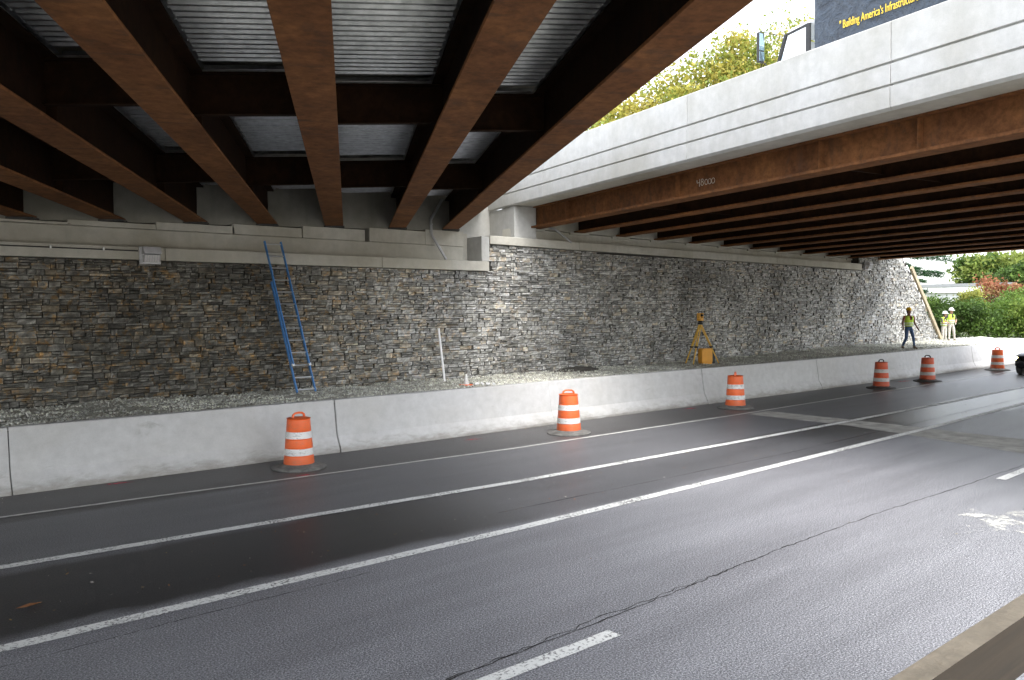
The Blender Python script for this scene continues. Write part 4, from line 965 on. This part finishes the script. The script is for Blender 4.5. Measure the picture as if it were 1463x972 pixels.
def tree(name, label, cat, base, height, rad, crown_z, pal, n_cl, n_leaf, size, group=None, trunk=.18, seed=1, spread=.2, hollow=.35):
    t = thing(name, base, label, cat, group); bx, by, bz = base; rn = random.Random(seed)
    m = MB(); top = bz+crown_z+rad[2]*.55
    pts = [(bx+rn.uniform(-.12, .12)*i*.3*trunk*6, by+rn.uniform(-.1, .1)*i*.3*trunk*6, bz-.3+(top-bz)*i/6) for i in range(7)]
    m.tube(pts, [trunk*(1.15-.15*i) for i in range(7)], 8)
    for k in range(11):
        i = rn.randint(2, 5); p = V(pts[i]); a = rn.uniform(0, 6.28); L = rad[0]*rn.uniform(.5, .95)
        q = p+V((math.cos(a)*L, math.sin(a)*L, rad[2]*rn.uniform(.15, .8))); mid = p.lerp(q, .5)+V((0, 0, -.1*L*rn.random()))
        m.tube([p, mid, q], [trunk*.42, trunk*.25, trunk*.06], 6)
        for e in range(2):
            a2 = a+rn.uniform(-1, 1); q2 = mid+V((math.cos(a2)*L*.45, math.sin(a2)*L*.45, rad[2]*rn.uniform(.1, .5))); m.tube([mid, q2], [trunk*.2, trunk*.04], 5)
    m.build('trunk', 'bark', t, smooth=True)
    v, f, c = foliage((bx, by, bz+crown_z), rad, n_cl, n_leaf, size, pal, seed=seed, spread=spread, hollow=hollow)
    npmesh('crown', v, f, 'leaf', c, t); return t
def at(heading_px, dist):
    """ground position seen at picture column heading_px, dist metres away"""
    a = CAM_YAW-math.atan((heading_px-731.5)/CAM_F); return dist*math.cos(a), dist*math.sin(a)
YG = [(.36, .34, .07), (.27, .30, .06), (.40, .35, .08), (.20, .25, .05)]
for i, (px_, ds_, h, r_, lab) in enumerate(((838, 70, 18.5, 5.0, 'yellow green tree above the parapet, lowest and nearest the dark girder'), (905, 71, 22, 5.2, 'yellow green tree above the parapet, second from the dark girder'),
                                            (985, 70, 24, 5.0, 'tall yellow green tree above the middle of the parapet'), (1062, 70, 26.5, 4.7, 'tallest yellow green tree just left of the truck mirror'),
                                            (1135, 74, 28, 5.0, 'thin yellow green tree seen through the truck cab window'))):
    x, y = at(px_, ds_); tree('yellow_green_tree', lab, 'tree', (x, y, 1.2), h, (r_, r_, h*.27), h*.73-1.2, YG, 80, 24000, .17, 'autumn trees behind the right bridge', .26, 20+i, .19, .15)
GR = [(.055, .10, .02), (.08, .14, .03), (.11, .18, .035), (.045, .08, .02)]
LG = [(.13, .21, .04), (.18, .25, .05), (.10, .17, .03)]
YL = [(.30, .31, .07), (.22, .26, .05), (.36, .36, .10)]
RD_ = [(.30, .12, .06), (.38, .17, .09), (.24, .09, .05), (.33, .20, .10)]
x, y = at(1424, 104); tree('maple_tree', 'large round green tree behind the low pale building', 'tree', (x, y, .8), 10, (4.6, 4.6, 2.5), 6.0, [(.12, .19, .035), (.18, .24, .05), (.08, .14, .03), (.22, .27, .06)], 80, 12000, .22, None, .3, 31)
x, y = at(1462, 92); tree('dark_tree', 'dark green tree at the right picture edge beside the building', 'tree', (x, y, .8), 8, (2.6, 2.6, 3.2), 4.3, GR, 40, 7000, .16, None, .2, 32)
x, y = at(1425, 72); tree('copper_tree', 'copper red leaved small tree among the green shrubs', 'tree', (x, y, .8), 4.6, (1.75, 1.75, 1.5), 2.7, RD_, 34, 6500, .10, None, .09, 33)
for i, (px_, ds_, r_, h, pal, lab) in enumerate(((1322, 60, 1.0, 3.0, GR, 'tall dark green shrub right behind the slanting board'), (1340, 62, 1.6, 2.7, GR, 'dark green shrub just right of the slanting board'), (1358, 62, 1.8, 2.7, GR, 'green shrub behind the standing worker in the white hard hat'),
                                              (1384, 66, 1.1, 3.5, YL, 'yellow tinged shrub left of the copper tree'), (1385, 58, 1.7, 2.6, GR, 'green shrub low behind the barrier, under the yellow one'),
                                              (1412, 60, 1.6, 2.5, LG, 'light green shrub under the copper tree'), (1440, 60, 1.7, 2.7, LG, 'light green shrub right of the copper tree foot'),
                                              (1462, 62, 1.7, 3.2, LG, 'light green shrub at the right picture edge behind the barrier'))):
    x, y = at(px_, ds_); tree('leafy_shrub', lab, 'shrub', (x, y, .85), h, (r_, r_, h*.5), h*.48, pal, 34, 6000, .085, 'shrubs beyond the wall end', .05, 50+i, .24, .2)
# pine with a few drooping boughs
x, y = at(1286, 57); pn = thing('pine_tree', (x, y, .8), 'pine tree behind the wall end with two boughs reaching into the sky', 'tree')
m = MB(); m.tube([(x, y, .6), (x+.05, y, 5), (x, y, 10)], [.2, .13, .02], 8); m.build('trunk', 'bark', pn, smooth=True)
PV = []; PF = []; PC = []; g = np.random.default_rng(5); n0 = 0
for k in range(34):
    zz = 2.5+7*k/34; a = g.uniform(0, 6.28); L = 1.5*(1-(zz-2.5)/9)+.3
    if k in (12, 13): a = -1.0; L = 2.4
    if k in (17, 18): a = -.95; L = 2.9
    q = np.linspace(.2, 1, 34); bx_ = np.stack([x+np.cos(a)*L*q, y+np.sin(a)*L*q, zz-.12*L*q*q+.1*q], -1)
    for pnt, qq in zip(bx_, q):
        nn = 26; d = g.standard_normal((nn, 3)); d[:, 2] = np.abs(d[:, 2])*.5; d /= np.linalg.norm(d, axis=1)[:, None]; w_ = np.cross(d, g.standard_normal((nn, 3)))*.012
        c0 = pnt+g.standard_normal((nn, 3))*.12*np.array([1, 1, .5]); PV.append(np.stack([c0-w_, c0+w_, c0+d*.2], 1).reshape(-1, 3)); cc = np.array([.03, .085, .03])*g.uniform(.7, 1.6, (nn, 1)); PC.append(np.repeat(cc, 3, 0))
PV = np.concatenate(PV); npmesh('crown', PV, np.arange(len(PV)).reshape(-1, 3), 'leaf', np.concatenate(PC), pn)

# ------------------------------------------------------------------ low building beyond the shrubs
x0, y0 = at(1322, 88); x1, y1 = at(1445, 88); o = V((x0, y0, .6)); e = V((x1-x0, y1-y0, 0)); Lb = e.length; e.normalize(); bk = V((-e.y, e.x, 0))
if bk.dot(V((x0, y0, 0))) < 0: bk = -bk
bd = thing('flat_roofed_building', o, 'low pale building with grey flat roof edge beyond the shrubs', 'building')
m = MB(); m.prism([(0, 0), (Lb, 0), (Lb, 3.7), (0, 3.7)], o, e, Z, bk*9); m.build('wall', 'siding', bd)
m = MB(); m.prism([(-.3, 3.705), (Lb+.3, 3.705), (Lb+.3, 4.25), (-.3, 4.25)], o-bk*.4, e, Z, bk*9.8); m.build('fascia', 'truckwhite', bd)
m = MB(); m.prism([(-.4, 4.255), (Lb+.4, 4.255), (Lb+.4, 4.55), (-.4, 4.55)], o-bk*.5, e, Z, bk*10); m.build('roof', 'roofgrey', bd)
for k in range(4):
    a = .9+k*2.3; m = MB(); m.prism([(a, 1.2), (a+1.1, 1.2), (a+1.1, 2.7), (a, 2.7)], o-bk*.05, e, Z, bk*.08); w_ = m.build('window_frame', 'truckwhite', bd)
    m = MB(); m.prism([(a+.08, 1.28), (a+1.02, 1.28), (a+1.02, 2.62), (a+.08, 2.62)], o-bk*.06, e, Z, bk*.02); m.build('pane', 'carpaint', w_)

# ------------------------------------------------------------------ dark car entering at the right edge
car = thing('car', (39.6, 11.5, 0), 'black car entering the lane at the far right edge, headlight lit', 'car')
secs = [(37.72, .58, .42, .70), (37.80, .80, .30, .80), (38.1, .90, .24, .92), (38.9, .93, .22, 1.02), (39.7, .93, .22, 1.08), (41.3, .93, .22, 1.08), (42.2, .92, .24, 1.06), (42.5, .85, .34, .98)]
vs = []; n = 10
for x, hw, z0, z1 in secs:
    for j in range(n):
        a = 2*math.pi*(j+.5)/n; ca, sa = math.cos(a), math.sin(a); k = .42
        vs.append((x, 11.5+hw*math.copysign(abs(ca)**k, ca), (z0+z1)/2+(z1-z0)/2*math.copysign(abs(sa)**k, sa)))
m = MB(); m.add(vs, [(i*n+j, i*n+(j+1) % n, (i+1)*n+(j+1) % n, (i+1)*n+j) for i in range(len(secs)-1) for j in range(n)]+[tuple(range(n)), tuple((len(secs)-1)*n+j for j in range(n))])
m.build('body', 'carpaint', car, smooth=True)
cb = []
for x, hw, z in ((38.95, .84, 1.03), (39.75, .68, 1.62), (41.5, .68, 1.66), (42.35, .82, 1.05)): cb += [(x, 11.5-hw, z), (x, 11.5+hw, z)]
m = MB(); m.add(cb, [(0, 1, 3, 2), (2, 3, 5, 4), (4, 5, 7, 6), (0, 2, 4, 6), (1, 7, 5, 3), (0, 6, 7, 1)]); m.build('cabin', 'carpaint', car, bevel=.05)
for x in (38.55, 41.55):
    for sg in (-1, 1):
        wy = 11.5+sg*.80
        w_ = MB().tube([(x, wy-.11, .33), (x, wy-.09, .33), (x, wy+.09, .33), (x, wy+.11, .33)], [.29, .33, .33, .29], 24).build('tyre', 'rubber', car, smooth=True)
        MB().tube([(x, wy+sg*.085, .33), (x, wy+sg*.118, .33)], [.21, .2], 20).build('rim', 'chrome', w_, smooth=True)
for sg in (-1, 1): MB().obox((37.835, 11.5+sg*.66, .70), (.05, 0, .01), (.02*sg*-1, .14, 0), (0, 0, .06)).build('headlight', 'headlight', car, bevel=.02)
MB().box(37.69, 37.75, 11.1, 11.9, .48, .62).build('grille', 'chrome', car, bevel=.01)

for ob_ in car.children: ob_.location.x -= .42
# ------------------------------------------------------------------ truck on the right bridge
tk = thing('banner_truck', RP(-11, 3, 6.4), 'white truck on the bridge carrying a dark blue banner with yellow lettering', 'truck')
DZ = 6.40; TS = 1.8; TW = 2.35
def TP(s, t, z): return RP(s, TS+t, DZ+z)
m = MB(); m.prism([(-6.6, .95), (0, .95), (0, 4.3), (-6.6, 4.3)], TP(-9.42, .03, 0), uR, Z, vR*TW); m.build('cargo_box', 'truckwhite', tk, bevel=.03)
vs = []; n1, n2 = 60, 26
for i in range(n1+1):
    for j in range(n2+1): vs.append(TP(-9.44-6.2*i/n1, -.012+.010*math.sin(i*.9+j*.35)*math.cos(j*.5-i*.13)-.012, 1.25+2.9*j/n2))
m = MB(); m.add(vs, [(i*(n2+1)+j, (i+1)*(n2+1)+j, (i+1)*(n2+1)+j+1, i*(n2+1)+j+1) for i in range(n1) for j in range(n2)]); bn = m.build('banner', 'tarp', tk, smooth=True)
def letters(body, size, s, z, mat, sx=1.0, parent=None, name='lettering'):
    me = text_mesh(body, size); me.materials.append(MT[mat]); xs = [v.co.x for v in me.vertices]; sx = sx/(max(xs)-min(xs)); mm = Matrix.Identity(4)
    for i, a in enumerate((-uR*sx, Z, -vR)):
        for j in range(3): mm[j][i] = a[j]
    mm.translation = TP(s, -.045, z); me.transform(mm); return link(name, me, parent)
letters('" Building America\u2019s Infrastructure SAFELY &', .25, -10.12, 2.50, 'signyellow', 2.45, bn)
MB().obox(TP(-9.62, -.045, 3.44), uR*.16, vR*.004, Z*.04).build('yellow_bar', 'signyellow', bn)
m = MB(); q = [(-10.45, 3.18), (-10.75, 3.12), (-10.95, 3.22), (-11.2, 3.6), (-10.3, 3.6)]
m.prism([(a, b) for a, b in q], RP(0, TS-.045, DZ), uR, Z, vR*.006); m.build('pale_blue_emblem', 'signblue', bn)
m = MB(); m.prism([(-12.62, 2.28), (-12.72, 2.28), (-12.68, 2.75), (-12.5, 2.9)], RP(0, TS-.045, DZ), uR, Z, vR*.006); m.build('pale_blue_stripe', 'signblue', bn)
# cab: lower body, roof, pillars, glass
CF, CB = -7.75, -9.26
cabp = [(CB, .5), (CF+.25, .5), (CF+.30, 1.0), (CF, 1.75), (CF-.45, 1.95), (CB, 1.95)]
m = MB(); m.prism(cabp, RP(0, TS+.02, DZ), uR, Z, vR*(TW-.05)); m.build('cab_body', 'truckwhite', tk, bevel=.04)
m = MB(); m.prism([(CB, 2.93), (-8.62, 2.86), (-8.52, 2.9), (-8.66, 2.98), (CB, 3.03)], RP(0, TS+.06, DZ), uR, Z, vR*(TW-.13)); m.build('cab_roof', 'truckwhite', tk, bevel=.02)
for t_ in (.03, TW-.09):
    m = MB(); m.beam(RP(-8.20, TS+t_, DZ+1.94), RP(-8.54, TS+t_+.02, DZ+2.89), .05, .075); m.build('windscreen_pillar', 'black', tk, bevel=.01)
    m = MB(); m.beam(RP(CB+.05, TS+t_, DZ+1.94), RP(CB+.06, TS+t_+.02, DZ+2.94), .05, .12, up=uR); m.build('door_pillar', 'black', tk, bevel=.01)
    m = MB(); m.beam(RP(-8.54, TS+t_+.02, DZ+2.87), RP(CB+.06, TS+t_+.02, DZ+2.93), .035, .04); m.build('window_header', 'black', tk)
    m = MB(); m.add([RP(-8.24, TS+t_+.01, DZ+1.96), RP(CB+.1, TS+t_+.01, DZ+1.96), RP(CB+.1, TS+t_+.03, DZ+2.88), RP(-8.55, TS+t_+.03, DZ+2.84)], [(0, 1, 2, 3)]); m.build('side_window', 'glass', tk)
m = MB(); m.add([RP(-8.19, TS+.06, DZ+1.96), RP(-8.19, TS+TW-.1, DZ+1.96), RP(-8.53, TS+TW-.1, DZ+2.86), RP(-8.53, TS+.06, DZ+2.86)], [(0, 1, 2, 3)]); m.build('windscreen', 'glass', tk)
m = MB(); m.obox(RP(-9.05, TS+.75, DZ+2.1), uR*.09, vR*.24, Z*.32); m.build('seat', 'black', tk, bevel=.04)
m = MB(); m.obox(RP(-8.04, TS-.26, DZ+2.68), uR*.045, vR*.09, Z*.36); mr = m.build('door_mirror', 'black', tk, bevel=.025)
m = MB(); m.obox(RP(-8.088, TS-.26, DZ+2.80), uR*.004, vR*.075, Z*.20); m.build('mirror_glass', 'mirror', mr)
m = MB(); m.obox(RP(-8.088, TS-.26, DZ+2.46), uR*.004, vR*.075, Z*.11); m.build('mirror_glass', 'mirror', mr)
m = MB(); m.tube([RP(-8.30, TS+.03, DZ+2.94), RP(-8.06, TS-.26, DZ+3.06), RP(-8.04, TS-.28, DZ+2.6), RP(-8.10, TS-.2, DZ+2.3), RP(-8.22, TS+.03, DZ+2.1)], .013, 6); m.build('mirror_bracket', 'black', mr)
for s_, t_ in ((-8.45, .16), (-8.45, TW-.2), (-13.6, .16), (-13.6, TW-.2)):
    w_ = MB().tube([TP(s_, t_-.13, .5), TP(s_, t_-.1, .5), TP(s_, t_+.1, .5), TP(s_, t_+.13, .5)], [.44, .5, .5, .44], 24).build('tyre', 'rubber', tk, smooth=True)
    MB().tube([TP(s_, t_-.135, .5), TP(s_, t_+.135, .5)], [.27, .27], 18).build('rim', 'chrome', w_, smooth=True)
MB().obox(TP(-12, TW/2, .75), uR*3.9, vR*.45, Z*.13).build('chassis', 'black', tk)
